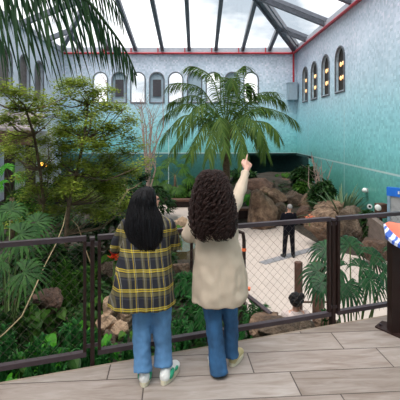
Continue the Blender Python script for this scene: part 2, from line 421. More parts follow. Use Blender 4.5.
mb.box((OPX-.05, YB+1.2, -.9), (.1, 2.2, 2.7)); mb.box(((OPX+XR+1)/2, YB+.8, GZ-.05), (XR+1-OPX, 3.2, .1)); mb.box((XR+.8, 26, .36), (1.6, 4.2, .15))
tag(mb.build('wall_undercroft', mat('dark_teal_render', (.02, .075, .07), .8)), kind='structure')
wn_ = 1
for (X, clear, k) in bw:
    r = empty('window_%d' % wn_, (X, YB, 4.02), kind='structure'); wn_ += 1
    m2 = MB(); arch_ring(m2, (X, YB-.002, 0), 1.10, 3.95, 6.2, (1, 0, 0), (0, -1, 0), .09, .05)
    m2.build('window_frame', M['frame'], r, fix=True)
    m2 = MB(); m2.box((X, YB+.1, 4.04), (.96, .3, .05)); m2.build('window_sill', M['gutter'], r)
    if clear:
        m2 = MB(); m2.extr(arch_pts((X, YB+.28, 0), .98, 4.02, 6.13, (1, 0, 0)), (0, .01, 0)); m2.build('pane', M['glass'], r)
    else:
        m2 = MB(); m2.extr(arch_pts((X, YB+.10, 0), .98, 4.02, 6.13, (1, 0, 0)), (0, .1, 0)); m2.build('blank_panel', M['pale'], r)
        if k in (1, 3):
            m2 = MB(); m2.box((X, YB+.06, 5.05), (.58, .06, 1.2)); m2.box((X, YB+.02, 5.05), (.05, .03, 1.2)); m2.build('louver', M['louver'], r)
        if k == 7:
            m2 = MB(); m2.ell((X, YB-.02, 5.25), (.34, .12, .42), 12, 8); m2.build('ornament', M['straw'], r)

# right wall with four dark arched openings holding warm lamps
rh = []; rw = []
for x, top, bot in ((305.4, 64.5, 100.2), (314.4, 58.8, 98.6), (325.8, 51.6, 96.3), (340.2, 43, 92.4)):
    Y = XR*F/(x-PX); w = {305.4: 1.1, 314.4: 1.15, 325.8: 1.2, 340.2: 1.22}[x]
    rw.append((Y, w)); rh.append((Y+7, w, 3.92, 6.15))
wall_with_arches('wall_right', (XR, -7, 0), (0, 1, 0), YB+7, .44, EZ+.0, rh, .35, (-1, 0, 0))
mb = MB(); mb.box((XR+.175, (25.0-7)/2, (GZ-.2+.44)/2), (.35, 32.0, .44-GZ+.2)); mb.build('wall_right_lower', M['mosaic'])['kind'] = 'structure'
for Y, w in rw:
    r = empty('window_%d' % wn_, (XR, Y, 3.92), kind='structure'); wn_ += 1
    m2 = MB(); arch_ring(m2, (XR-.002, Y, 0), w+.1, 3.87, 6.2, (0, 1, 0), (-1, 0, 0), .09, .05); m2.build('window_frame', M['frame'], r, fix=True)
    m2 = MB(); m2.extr(arch_pts((XR+.13, Y, 0), w, 3.92, 6.15, (0, 1, 0)), (.05, 0, 0)); m2.build('backing', M['niche'], r, fix=True)
    m2 = MB(); m2.box((XR+.02, Y, 3.95), (.2, w, .05)); m2.build('window_sill', M['gutter'], r)
    for zz in (4.62, 5.30):
        m2 = MB(); m2.box((XR+.11, Y+.12, zz), (.06, .03, .03)); f = m2.build('lamp_bracket', M['black'], r)
        m2 = MB(); m2.ell((XR+.07, Y+.12, zz), (.04, .12, .12), 10, 6); m2.ell((XR+.07, Y-.17, zz+.02), (.03, .10, .10), 10, 6); m2.build('lamp_bulb', M['lampw'], r, smooth=True)
# left wall with blank tall arches
lh = []; lw = []
for x, w in ((-13, 1.3), (5.5, 1.3), (24.5, 1.3), (39.2, 1.25)):
    Y = XL*F/(x-PX); lw.append((Y, w)); lh.append((Y+7, w, 3.85, 6.25))
M['wallL'] = mat('pale_grey_blue_tile', (.66, .72, .82), .6, 0, .06)
wl = wall_with_arches('wall_left', (XL, -7, 0), (0, 1, 0), YB+7, GZ-.2, EZ, lh, .6, (1, 0, 0))
for Y, w in lw:
    r = empty('window_%d' % wn_, (XL, Y, 3.85), kind='structure'); wn_ += 1
    m2 = MB(); m2.extr(arch_pts((XL-.16, Y, 0), w, 3.85, 6.25, (0, 1, 0)), (-.05, 0, 0)); m2.build('blank_panel', mat('taupe_panel', (.15, .13, .125), .7), r, fix=True)
    m2 = MB(); arch_ring(m2, (XL+.002, Y, 0), w+.12, 3.8, 6.3, (0, 1, 0), (1, 0, 0), .1, .04); m2.build('window_frame', M['frame'], r, fix=True)
    m2 = MB(); m2.box((XL-.2, Y, 3.83), (.7, w, .05)); m2.build('window_sill', M['gutter'], r)

# rear wall behind the camera closes the hall
mb = MB(); mb.box(((XL+XR)/2, -7.15, 2.7), (XR-XL, .3, 10.2)); tag(mb.build('wall_front', M['mosaic']), kind='structure')

# roof: glass hip with grey rafters, gutter beam and red pipe
roof = empty('ceiling', (0, 14, EZ), kind='structure')
EYE = EZ; SB = .23; SS = .40
XM = (XL+XR)/2; RZ = EZ+SS*(XR-XM); YR = YB-(RZ-EZ)/SB
def zroof(X, Y): return min(EZ+SB*(YB-Y), EZ+SS*(XR-X), EZ+SS*(X-XL))
mb = MB()
A = (XL, YB, EZ+.2); B = (XR, YB, EZ+.2); R0 = (XM, YR, RZ+.2); R1 = (XM, -7, RZ+.2); Cc = (XR, -7, EZ+.2); D = (XL, -7, EZ+.2)
mb.add([A, B, R0], [(0, 1, 2)]); mb.add([B, Cc, R1, R0], [(0, 1, 2, 3)]); mb.add([D, A, R0, R1], [(0, 1, 2, 3)])
mb.build('roof_glass', M['glass'], roof)
def beam(a, b, w, h, name='rafter'):
    m2 = MB(); m2.bar(a, b, w, h); return m2.build(name, M['steel'], roof)
for k in range(-4, 7):
    X = (189.2+26.6*k-PX)*YB/F
    if X > XR-.3 or X < XL+.3: continue
    th = (XR-X)/.575 if X > XM else (X-XL)/.575
    th = min(th, YB-YR)
    beam((X, YB, EZ), (X, YB-th, EZ+SB*th), .23, .28)
hipt = YB-YR
beam((XR, YB, EZ), R0, .26, .34, 'hip_rafter'); beam((XL, YB, EZ), R0, .26, .34, 'hip_rafter')
beam((XR-.36, YB-.25, EZ+.05), (XM-.30, YR-.25, RZ), .10, .3, 'hip_rafter'); beam((XR+.0, YB-.75, EZ+.05), (XM+.2, YR-.6, RZ), .09, .3, 'hip_rafter')
beam(R0, R1, .3, .4, 'ridge_beam')
for Y in (25.0, 21.3, 17.6, 13.9, 10.2, 6.5, 2.8, -.9, -4.6):
    for s, X0 in ((1, XR), (-1, XL)):
        run = min(XR-XM, (YB-Y)*.575) if Y > YR else XR-XM
        beam((X0, Y, EZ), (X0-s*run, Y, EZ+SS*run), .22, .30)
        if s == 1: beam((X0, Y-.35, EZ+.1), (X0-s*run, Y-.35, EZ+SS*run+.1), .07, .2, 'purlin')
mb = MB(); mb.box((XM, YB-.06, EZ-.02), (XR-XL, .3, .36)); mb.build('gutter_beam', M['gutter'], roof)
mb = MB(); mb.box((XR-.06, 10.5, EZ+.0), (.3, 35, .3)); mb.box((XL+.06, 10.5, EZ), (.3, 35, .3)); mb.build('gutter_beam', M['gutter'], roof)
rp = empty('red_pipe', (XR-.25, YB-.3, EZ-.3), 'red painted pipe running round the wall top and down the far right corner', 'pipe')
mb = MB(); mb.tube([(XL+.3, YB-.3, EZ-.27), (XR-.3, YB-.3, EZ-.27)], .075, 8); mb.build('wall_run', M['red'], rp)
mb = MB(); mb.tube([(XR-.3, YB-.3, EZ-.27), (XR-.3, -6.8, EZ-.27)], .075, 8); mb.build('wall_run', M['red'], rp)
mb = MB(); mb.tube([(XR-.3, YB-.3, EZ-.27), (XR-.3, YB-.3, 5.40)], .07, 8); mb.build('downpipe', M['red'], rp)
for k in range(-4, 5):
    X = (189.2+26.6*k-PX)*YB/F-.3; mb = MB()
    mb.box((X, YB-.3, EZ-.08), (.07, .07, .4)); mb.build('hanger', M['red'], rp)
mb = MB(); mb.box((XR-.42, YB-.36, 4.75), (.62, .6, 1.15)); mb.box((XR-.42, YB-.36, 5.35), (.7, .64, .06))
tag(mb.build('pipe_box', M['pale']), 'pale blue box at far right corner where red pipe ends', 'box')

# lower floor
mb = MB(); mb.box((XM, 10.5, GZ-.1), (XR-XL+3, 37, .2)); tag(mb.build('floor', M['pave']), kind='structure')
# viewing deck
def edgeY(X): return 3.62+.317*X
mb = MB(); mb.prism([(-6, -3), (6.5, -3), (6.5, edgeY(6.5)), (-6, edgeY(-6))], -.30, 0)
tag(mb.build('floor_deck', M['plank']), kind='structure')
ed = V((1, .317, 0)).normalized(); en = V((-ed.y, ed.x, 0))
mb = MB(); mb.bar(V((-6, edgeY(-6), -.155))+en*.012, V((6.5, edgeY(6.5), -.155))+en*.012, .024, .31)
tag(mb.build('trim_1', M['concrete']), kind='structure')
mb = MB()
for X, Y in ((-4.5, -1.5), (-4.5, 1.2), (0, .5), (4.8, -1.5), (4.8, 3.8), (0, 3)):
    mb.box((X, Y, (GZ-.3)/2), (.3, .3, -GZ-.3))
tag(mb.build('trim_2', M['concrete']), kind='structure')

# garden soil
def sm(a, b, x):
    t = max(0, min(1, (x-a)/(b-a))); return t*t*(3-2*t)
def bnd(Y):     # right border of the left garden
    return 1.6-.2*(Y-7) if Y < 16 else (-.2-.6*(Y-16) if Y < 20 else -2.6-.15*(Y-20))
def gh(X, Y):
    n = noise.noise(V((X*.6, Y*.6, 0)))*.12+noise.noise(V((X*1.7, Y*1.7, 3)))*.05
    e = sm(bnd(Y)+.05, bnd(Y)-1.1, X)
    base = .85-.5*sm(8, 13, Y)+.35*sm(14, 24, Y)+.25*sm(-2, -6, X)
    left = e*(base+n)
    s = sm(17.2, 19.2, Y)*sm(.9, 2.6, X); back = s*(.35+1.0*sm(19, 26, Y)+n)
    s2 = sm(3.9, 6.2, X-.18*(16-Y))*sm(12.5, 15.5, Y); back = max(back, s2*(.45+n))
    back = max(back, sm(22.6, 23.2, Y)*(.45+n))
    return GZ-.04+max(left, back)
def soil(name, x0, x1, y0, y1, nx, ny):
    mb = MB(); vs = [(x0+(x1-x0)*i/nx, y0+(y1-y0)*j/ny, gh(x0+(x1-x0)*i/nx, y0+(y1-y0)*j/ny)) for j in range(ny+1) for i in range(nx+1)]
    fs = [(j*(nx+1)+i, j*(nx+1)+i+1, (j+1)*(nx+1)+i+1, (j+1)*(nx+1)+i) for j in range(ny) for i in range(nx)]
    mb.add(vs, fs); o = mb.build(name, M['soil'], smooth=True); return tag(o, kind='structure')
soil('ground_garden', XL, XR, 1.0, YB, 110, 150)

#OBJECTS
# ------------------------------------------------------------------ railing along the deck edge
def rl(x):      # railing line point seen at picture column x (plan position)
    t = (x-PX)/F; Y = 3.68/(1-.317*t); return V((t*Y, Y, 0))
RL = math.atan(.317)
def rail_panel(xa, xb, label, mesh_dir=1):
    a = rl(xa); b = rl(xb); r = empty('railing', a, label, 'railing', 'railing panels along the deck edge')
    mb = MB(); mb.bar(a+V((0, 0, 1.085)), b+V((0, 0, 1.085)), .05, .038); mb.build('top_rail', M['rail'], r)
    mb = MB(); mb.bar(a+V((0, 0, .10)), b+V((0, 0, .10)), .05, .040); mb.build('bottom_rail', M['rail'], r)
    for p, s in ((a, 1), (b, -1)):
        q = p+ed*.013*s; mb = MB(); mb.box((q.x, q.y, .592), (.026, .045, .945), rz=RL); mb.build('frame_upright', M['post'], r)
    L = (b-a).length; mb = MB(); st = .085; z0, z1 = .12, 1.066; H = z1-z0
    k = -H
    while k < L:
        for sgn in (1, -1):
            u0, u1 = k, k+H; za, zb = (z0, z1) if sgn > 0 else (z1, z0)
            if u0 < 0: za += sgn*(-u0); u0 = 0
            if u1 > L: zb -= sgn*(u1-L); u1 = L
            if u1-u0 > .01: mb.tube([a+ed*u0+V((0, 0, za))+en*.004*sgn, a+ed*u1+V((0, 0, zb))+en*.004*sgn], .0011, 3, False)
        k += st
    mb.build('wire_mesh', M['wire'], r)
def rail_post(x, label, w=.034):
    a = rl(x)+en*.02; r = empty('railing_post', a+V((0, 0, -.28)), label, 'post', 'posts between the railing panels')
    mb = MB(); mb.box((a.x, a.y, .40), (w, .06, 1.33), rz=RL); mb.build('upright', M['post'], r)
    for z in (1.03, .16):
        mb = MB(); q = a-en*.02; mb.box((q.x, q.y, z), (.115, .014, .03), rz=RL); mb.build('bracket', M['rail'], r)
    mb = MB(); q = a-en*.035; mb.box((a.x, a.y, 1.075), (w+.008, .07, .02), rz=RL); mb.build('end_cap', M['rail'], r)
rail_panel(-150, 86.3, 'dark brown mesh railing panel at left, foliage showing through it')
rail_panel(97.8, 330, 'dark brown mesh railing panel the two women stand in front of')
rail_panel(336.8, 470, 'short dark brown mesh railing panel in front of the fan palm, at right')
rail_post(92.4, 'slim dark brown railing post just left of the woman in plaid')
rail_post(333.5, 'dark brown railing post beside the fan palm, right of the seated person', .04)

# interpretive panel on its pedestal at the right edge
pc = V((1.955, 3.93, 0))
t = empty('sign_pedestal', pc, 'dark brown steel sign pedestal bolted to the deck at right edge', 'pedestal')
mb = MB(); mb.box((pc.x, pc.y, .45), (.10, .10, .88)); mb.build('column', M['post'], t)
a0 = (2-.0)
mb = MB(); mb.prism([(1.80, 4.02), (1.93, 4.14), (2.45, 3.75), (2.22, 3.40)][::-1], 0, .014); mb.build('base_plate', M['post'], t)
for q in ((1.86, 4.03), (2.02, 3.80), (2.03, 4.01), (2.2, 3.62)):
    mb = MB(); mb.tube([(q[0], q[1], .014), (q[0], q[1], .035)], .013, 6); mb.build('bolt', M['rail'], t)
def sign_mat():
    m, nt, b, out = nodes('printed_stripe_panel'); L = nt.links.new
    tc = nt.nodes.new('ShaderNodeTexCoord'); nz = nt.nodes.new('ShaderNodeTexNoise'); nz.inputs['Scale'].default_value = 3; L(tc.outputs['Object'], nz.inputs[0])
    sp = nt.nodes.new('ShaderNodeSeparateXYZ'); L(tc.outputs['Object'], sp.inputs[0])
    u = math_(nt, 'ADD', math_(nt, 'ADD', math_(nt, 'MULTIPLY', sp.outputs[0], 1.0), math_(nt, 'MULTIPLY', sp.outputs[1], .55)), math_(nt, 'MULTIPLY', nz.outputs[0], .06))
    v = math_(nt, 'FRACT', math_(nt, 'DIVIDE', math_(nt, 'ADD', math_(nt, 'SUBTRACT', sp.outputs[0], math_(nt, 'MULTIPLY', sp.outputs[1], .8)), math_(nt, 'MULTIPLY', nz.outputs[0], .1)), .16))
    st = ramp(nt, v, [(0, (.03, .09, .42)), (.35, (.62, .66, .78)), (.62, (.05, .12, .50)), (.8, (.70, .70, .76))], True)
    o = ramp(nt, u, [(0, (.80, .13, .06)), (.5, (.85, .22, .12))])
    f = math_(nt, 'GREATER_THAN', math_(nt, 'ADD', math_(nt, 'ADD', sp.outputs[0], math_(nt, 'MULTIPLY', nz.outputs[0], .03)), math_(nt, 'MULTIPLY', sp.outputs[1], -.14)), .035)
    L(mixc(nt, f, st, o), b.inputs['Base Color']); b.inputs['Roughness'].default_value = .4; return m
mb = MB()
poly = [P(383.5, 224, 3.95), P(385.5, 235, 3.62), P(392, 240.5, 3.52), P(402, 246, 3.42), P(425, 246, 3.4), P(425, 222, 4.0), P(400, 223.5, 4.06), P(389, 221.5, 4.06)]
mb.extr(poly, (0, 0, -.03)); o = mb.build('information_sign', sign_mat(), loc=poly[0], fix=True)
tag(o, 'tilted information panel printed in orange, blue and white at right edge', 'sign')

# stair rail going down to the lower floor
def thing_tubes(name, label, cat, parts, group=None):
    r = empty(name, parts[0][2][0], label, cat, group)
    for nm, m, pts, rad, sides in parts:
        mb = MB(); mb.tube(pts, rad, sides); mb.build(nm, m, r)
    return r
sa = P(240.5, 290, 6.6); sb = P(271, 314, 6.0)
thing_tubes('stair_handrail', 'dark sloping stair handrail beyond the beige coat, with an orange cap', 'handrail',
    [('handrail', M['rail'], [sa, sb], .035, 6), ('baluster', M['post'], [sa, V((sa.x, sa.y, GZ))], .04, 6),
     ('baluster', M['post'], [sb, V((sb.x, sb.y, GZ))], .04, 6), ('cap', M['orange'], [sa+V((-.06, 0, .05)), sa+V((.16, 0, .02))], .035, 6)])
pa = P(238, 231.5, 8.5)
thing_tubes('hooked_post', 'dark curved-top post with orange band rising just beyond the beige coat', 'post',
    [('pole', M['post'], [V((P(244, 240, 8.5).x, 8.5, GZ)), P(244, 240, 8.5), P(243, 233, 8.5), pa], .04, 6), ('band', M['orange'], [P(244, 251, 8.5), P(244, 248, 8.5)], .048, 6)])
p0 = P(298.5, 262, 7.4); p1 = P(318, 283, 7.2)
r = thing_tubes('lower_fence', 'low dark brown fence of two stout posts beside the seated person', 'fence',
    [('post', M['brownw'], [V((p0.x, p0.y, GZ)), p0], .075, 6), ('post', M['brownw'], [V((p1.x, p1.y, GZ)), P(318, 262, 7.2)], .10, 6),
     ('crossbar', M['brownw'], [P(299, 302, 7.4), P(334, 302, 7.2)], .02, 6)])
pq = P(191.5, 236, 9.5)
thing_tubes('pond_post', 'dark square post standing by the pond between the two women', 'post', [('pole', M['post'], [V((pq.x, pq.y, gh(pq.x, pq.y))), pq], .05, 4)])

# long thin grey strip laid across the lower floor
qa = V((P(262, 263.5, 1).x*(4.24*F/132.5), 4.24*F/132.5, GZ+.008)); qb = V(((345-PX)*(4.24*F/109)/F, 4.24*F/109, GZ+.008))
mb = MB(); mb.bar(qa, qb, .30, .016); tag(mb.build('floor_strip', M['slab'], loc=qa), 'long grey strip in the pink floor by the man in black', 'drain')

# kerbs of the planting beds
def kerb(pts, label, h=.45, w=.35):
    mb = MB()
    for a, b in zip(pts[:-1], pts[1:]):
        mb.bar(V((a[0], a[1], GZ+h/2)), V((b[0], b[1], GZ+h/2)), w, h)
    return tag(mb.build('planter_kerb', M['brownw'], loc=(pts[0][0], pts[0][1], GZ)), label, 'kerb')
def bench(x0, x1, ytop, Z, label):
    a = P(x0, ytop, Z); b = P(x1, ytop, Z); r = empty('bench', (a.x, Z, GZ), label, 'bench', 'timber benches at the back of the floor')
    mb = MB(); mb.box(((a.x+b.x)/2, Z, a.z-.05), (b.x-a.x, .5, .1)); mb.build('seat', M['brownw'], r)
    mb = MB(); mb.box(((a.x+b.x)/2, Z+.1, (a.z-.1+GZ)/2), (b.x-a.x-.2, .3, a.z-.1-GZ)); mb.build('base', M['post'], r)
bench(166, 200, 199, 22, 'low brown timber bench seen between the two women')
bench(232, 251, 207.5, 18.5, 'low brown timber bench below the raised sleeve, beside the grey boulder')

# bare winter trees outside the back windows
for bx, lab in ((-7.2, 'bare winter tree outside, seen through the leftmost clear back window'), (-3.6, 'bare winter tree outside, seen through the clear back window below the palm frond tip'), (-1.0, 'bare winter tree outside, seen through the clear window left of the feather palm')):
    rnd = random.Random(int(bx*10)); b = V((bx, 31.5, GZ)); r = empty('bare_tree', b, lab, 'tree', 'bare trees outside the windows'); top = b+V((.2, 0, 8.6))
    mb = MB(); mb.tube([b, b.lerp(top, .6), top], [.16, .11, .05], 7); mb.build('trunk', M['barkp'], r); mb = MB()
    for k in range(26):
        p = b.lerp(top, rnd.uniform(.5, .98)); a = rnd.uniform(0, 6.28); q = p+V((math.cos(a)*.6, math.sin(a)*.4, rnd.uniform(.3, 1.1))); e = q+V((math.cos(a+.5)*.5, math.sin(a)*.3, rnd.uniform(.3, .9)))
        mb.tube([p, q, e], [.04, .025, .01], 4)
    mb.build('branch', M['barkp'], r)['kind'] = 'stuff'
# pond
mb = MB(); c = P(184, 248, 13.4)
mb.prism([(c.x+.62*math.cos(a*PI/7)*(1+.12*math.sin(a*2)), c.y+1.6*math.sin(a*PI/7), ) for a in range(14)], GZ-.05, GZ+.62)
POND = (c.x, c.y)
tag(mb.build('pond_water', M['water'], loc=(c.x, c.y, GZ)), 'small olive brown pond between the two women', 'pond')

# ------------------------------------------------------------------ boulders
def rock_mb(c, r, seed, planes=9, flat=.82):
    rnd = random.Random(seed); bm = bmesh.new(); bmesh.ops.create_icosphere(bm, subdivisions=4, radius=1)
    ns = []
    for i in range(planes):
        n = V((rnd.gauss(0, 1), rnd.gauss(0, 1), rnd.gauss(0, 1))).normalized(); ns.append((n, rnd.uniform(flat-.34, flat+.0)))
    o = V((rnd.random()*50, rnd.random()*50, 0))
    for v in bm.verts:
        p = v.co.copy()
        for n, d in ns:
            q = p.dot(n)-d
            if q > 0: p -= n*q*.9
        p *= 1+.13*noise.noise(p*2.0+o)-.13*max(0, .35-abs(noise.noise(p*2.6+o*2))*3)+.06*noise.noise(p*7+o)
        v.co = p
    mb = MB(); mb.add([V(c)+V((v.co.x*r[0], v.co.y*r[1], v.co.z*r[2])) for v in bm.verts], [[v.index for v in f.verts] for f in bm.faces]); bm.free()
    return mb
def rock(x0, y0, x1, y1, Z, m, label, seed, group=None, depth=1.0, sink=None):
    a = P(x0, y0, Z); b = P(x1, y1, Z); c = (a+b)/2; rx = (b.x-a.x)/2*1.12; rz = (a.z-b.z)/2*1.12
    mb = rock_mb(c, (rx, max(rx, rz)*.8*depth, rz), seed)
    return tag(mb.build('boulder', M[m], loc=(c.x, c.y, c.z-rz), smooth=True), label, 'rock', group)
RK = [
 (248,193,273,224,17.6,'rockA','tall grey-tan standing boulder left of the man in black','boulders behind the man'),
 (304,204,343,244,14.6,'rockA','large tan boulder right of the man in black, partly behind the railing post',None),
 (336,208,368,248,14.9,'rockB','broad grey-brown boulder below the spotlights, right of the railing post',None),
 (248,176,262,186,25,'rockC','small dark red-brown rock at the top left of the rock bank under the soffit',None),
 (244,180,275,197,23,'rockC','long low brown rock just right of the pointing sleeve',None),
 (268,177,300,193,25,'rockC','wide flat brown rock at the top of the bank, below the dark opening',None),
 (268,190,284,205,20.5,'rockA','upright tan rock between the standing boulder and the man',None),
 (282,190,304,208,20.8,'rockB','grey-brown rock directly behind the head of the man in black',None),
 (300,192,322,207,20,'rockA','rounded tan rock right of the head of the man in black',None),
 (274,203,285,216,18,'rockB','small dark rock low behind the left arm of the man in black',None),
 (296,204,312,219,17.5,'rockC','dark brown rock low behind the right arm of the man in black',None),
 (318,200,345,214,17,'rockA','flat tan rock above the large boulder by the strap-leaf clump',None),
 (284,181,296,191,24,'rockB','small grey rock on top of the bank left of the shrubs',None),
 (262,186,274,196,22.2,'rockA','small tan rock halfway up the bank above the standing boulder',None),
 (244,312,288,336,5.9,'rockA','pinkish boulder under the foot of the stair handrail',None),
 (262,320,316,342,5.6,'rockB','broad flat boulder the seated person rests on',None),
 (316,317,338,336,5.5,'rockA','small pale boulder at the foot of the wide railing post',None),
 (172,217,193,238,15.2,'rockD','orange-tan boulder above the pond between the women',None),
 (166,230,186,250,14.0,'rockD','warm tan boulder on the left rim of the pond',None),
 (170,262,192,278,9.5,'rockA','tan boulder below the pond, beside the plaid shirt',None),
 (101,298,118,320,6.0,'rockD','angular pale tan block at the top of the stone pile left of the jeans',None),
 (112,308,134,330,6.1,'rockD','large angular tan block at the right of the stone pile',None),
 (99,318,115,334,5.8,'rockD','tan block low in the stone pile beside the railing upright',None),
 (114,325,128,340,5.7,'rockD','small tan block low in the stone pile near the left trouser leg',None),
 (103,332,118,348,5.6,'rockB','grey block at the very foot of the stone pile',None),
 (120,288,136,306,6.6,'rockB','brown stone at the back of the stone pile, touching the shirt hem',None),
 (100,262,116,278,8.5,'rockB','brown rock above the stone pile, below the red bromeliad',None),
 (34,290,68,312,6.0,'rockC','red-brown slab above the heart-leaved plant',None),
 (150,296,166,322,6.5,'rockD','tan rock showing between the legs of the woman in plaid',None),
 (362,236,392,262,12.5,'rockC','dark brown rock low behind the right railing panel, beside the slanted wall',None),
]
for i, (x0, y0, x1, y1, Z, m, lab, g) in enumerate(RK):
    if Z < 6.2 and 98 < x0 < 121:
        x0 -= 2; x1 += 2; y0 -= 3; y1 += 2
    if Z > 16:
        q = .13; x0, x1, y0, y1 = x0-q*(x1-x0), x1+q*(x1-x0), y0-.04*(y1-y0), y1+q*2*(y1-y0)
    rock(x0, y0, x1, y1, Z, m, lab, 100+i, 'boulders in the garden')

# slanted low wall, wall fittings and blue-headed board at the right wall
a = P(366, 214, 14.2); b = P(390, 232, 12.9)
mb = MB(); mb.extr([a, b, V((b.x, b.y, GZ)), V((a.x, a.y, GZ))], (.25, .25, 0)); tag(mb.build('ramp_wall', M['ramp'], loc=(a.x, a.y, GZ), fix=True), 'low brown-grey wall sloping down beside the spotlights', 'wall')
Yd = XR*F/(367.5-PX)
r = empty('wall_lamp', (XR, Yd, P(0, 190, Yd).z), 'round white dome fixture mounted high on the teal mosaic wall', 'lamp')
zc = P(0, 190.3, Yd).z
mb = MB(); mb.ell((XR-.12, Yd, zc), (.10, .13, .10), 14, 10); mb.build('dome', M['white'], r, smooth=True)
mb = MB(); mb.box((XR-.03, Yd, zc), (.06, .16, .16)); mb.build('backplate', M['board'], r)
Z2 = 15.4; c2 = P(369.5, 206, Z2)
r = empty('spotlight', V((XR-.02, Z2, c2.z)), 'round white spotlight with a dark lens, below the dome fixture', 'lamp')
ax = V((-.35, -1, 0)).normalized()
mb = MB(); mb.tube([c2+ax*.12, c2-ax*.02], [.095, .08], 14); mb.build('housing', M['white'], r)
mb = MB(); mb.tube([c2+ax*.125, c2+ax*.11], .045, 12); mb.build('lens', M['black'], r)
mb = MB(); mb.tube([c2, c2+V((0, .05, -.2)), V((XR-.02, Z2+.1, c2.z-.28))], .018, 6); mb.build('bracket', M['white'], r)
c3 = P(379, 211, 14.2)
r = empty('wall_speaker', c3, 'dark brown box fixture with a pale oval face beside the blue-headed board', 'fixture')
mb = MB(); mb.box(c3+V((.12, .1, 0)), (.32, .3, .5), rz=.3); mb.build('casing', M['brownw'], r)
mb = MB(); mb.ell(c3+V((-.09, -.12, .14)), (.13, .04, .11), 14, 8, Matrix.Rotation(.7, 3, 'Y')); mb.build('face', M['white'], r, smooth=True)
mb = MB(); mb.box((c3.x+.12, c3.y+.1, (c3.z-.25+GZ)/2), (.07, .07, c3.z-.25-GZ)); mb.build('stand', M['brownw'], r)
r = empty('display_board', (6.6, 13.6, GZ), 'grey display board under a bright blue header at the right edge', 'board')
A_ = P(386.5, 187, 13.9)
bx = A_.x; mb = MB()
dv = V((.62, -.785, 0)); wdt = 1.7
def wallq(p, q, z0, z1, th, m, nm):
    mb = MB(); mb.extr([V((p.x, p.y, z0)), V((q.x, q.y, z0)), V((q.x, q.y, z1)), V((p.x, p.y, z1))], V((.06*th, .06*th, 0))); return mb.build(nm, m, r, fix=True)
q0 = V((A_.x, A_.y, 0)); q1 = q0+dv*wdt
zt = A_.z
wallq(q0, q1, zt-.30, zt, 2, M['blue'], 'header'); wallq(q0+dv*.02, q0+dv*.12, GZ, zt-.30, 1.6, M['bluegrey'], 'frame_upright')
wallq(q1-dv*.12, q1-dv*.02, GZ, zt-.30, 1.6, M['bluegrey'], 'frame_upright'); wallq(q0+dv*.12+V((.03, .03, 0)), q1-dv*.12+V((.03, .03, 0)), GZ+.1, zt-.30, .8, M['board'], 'board_panel')
mb = MB()
pp = q0+dv*.40+V((-.012, -.012, 0)); nrm = V((.785, .62, 0))
for k, (w, h) in enumerate(((.05, .10), (.04, .07), (.06, .10), (.05, .07), (.04, .10))):
    u0 = pp+dv*(.09*k); mb.extr([V((u0.x, u0.y, zt-.2)), V((u0.x+dv.x*w, u0.y+dv.y*w, zt-.2)), V((u0.x+dv.x*w, u0.y+dv.y*w, zt-.2+h)), V((u0.x, u0.y, zt-.2+h))], V((.01, .01, 0)))
mb.build('header_lettering', M['white'], r, fix=True)

# pavilion at left behind the trees
Zp = 17.0; ra = P(-40, 120, Zp); rb = P(33, 133, Zp)
r = empty('pavilion', ((ra.x+rb.x)/2, Zp+1.5, GZ), 'open pavilion with a pinkish roof and dark fascia behind the trees at left', 'pavilion')
xr = rb.x; zf = P(0, 131, Zp).z
mb = MB(); mb.extr([V((XL+.1, Zp, zf)), V((xr, Zp, zf)), V((xr-.6, Zp+3, zf+.75)), V((XL+.1, Zp+3, zf+.9))], (0, 0, .12)); mb.build('roof', M['roofp'], r, fix=True)
mb = MB(); mb.box(((XL+.1+xr)/2, Zp-.05, zf-.30), (xr-XL-.1, .1, .62)); mb.build('fascia', M['brownw'], r)
for xx in (9, 30):
    q = P(xx, 0, Zp+.2); mb = MB(); mb.box((q.x, Zp+.25, (GZ+zf)/2), (.32, .32, zf-GZ)); mb.build('post', M['post'], r)
mb = MB(); mb.box((XL+1.35, Zp+2.8, (GZ+zf)/2), (2.2, .1, zf-GZ)); mb.build('back_panel', M['cream'], r)
q = P(43, 165, 15.5)
r = empty('hanging_lantern', q, 'glowing orange lantern behind the tree at left', 'lantern')
mb = MB(); mb.ell(q, (.16, .12, .11), 12, 8); mb.build('lamp_shade', M['lampo'], r, smooth=True)
mb = MB(); mb.tube([q+V((0, 0, .1)), V((q.x, q.y, q.z+.35))], .012, 5); mb.ell(q+V((0, 0, .13)), (.05, .05, .03), 8, 5); mb.build('hanger', M['black'], r)
mb = MB(); mb.tube([V((q.x, q.y, gh(q.x, q.y)-.05)), V((q.x+.25, q.y, q.z-.1)), V((q.x+.25, q.y, q.z+.3)), V((q.x, q.y, q.z+.36))], .025, 6); mb.build('pole', M['post'], r)

# ------------------------------------------------------------------ plants
def blade(mb, p, d, up, L, w, droop=.3, n=3, fold=0, base=.35):
    """one leaf: starts at p along d, width w, bending down"""
    d = V(d).normalized(); s = d.cross(V(up))
    if s.length < 1e-4: s = d.orthogonal()
    s.normalize(); q = V(p); l = []; r = []; dd = d.copy()
    prof = {2: (.5, 1, .0), 3: (base, 1, .75, .0), 4: (base, .9, 1, .6, .0), 5: (base, .85, 1, .85, .5, 0)}[n]
    for i in range(n+1):
        wd = w/2*prof[i]+.0004; l.append(q-s*wd); r.append(q+s*wd)
        dd = (dd+V((0, 0, -droop/n))).normalized(); q = q+dd*(L/n)
    mb.strip(l, r)
def leafquad(mb, p, rnd, L, w, flat=.6):
    a = rnd.uniform(0, 2*PI); d = V((math.cos(a), math.sin(a), rnd.gauss(0, .35)*flat)).normalized()
    up = V((rnd.gauss(0, .35), rnd.gauss(0, .35), 1)); s = d.cross(up).normalized()
    mb.add([p, p+d*L*.5+s*w/2, p+d*L, p+d*L*.5-s*w/2], [(0, 1, 2, 3)])

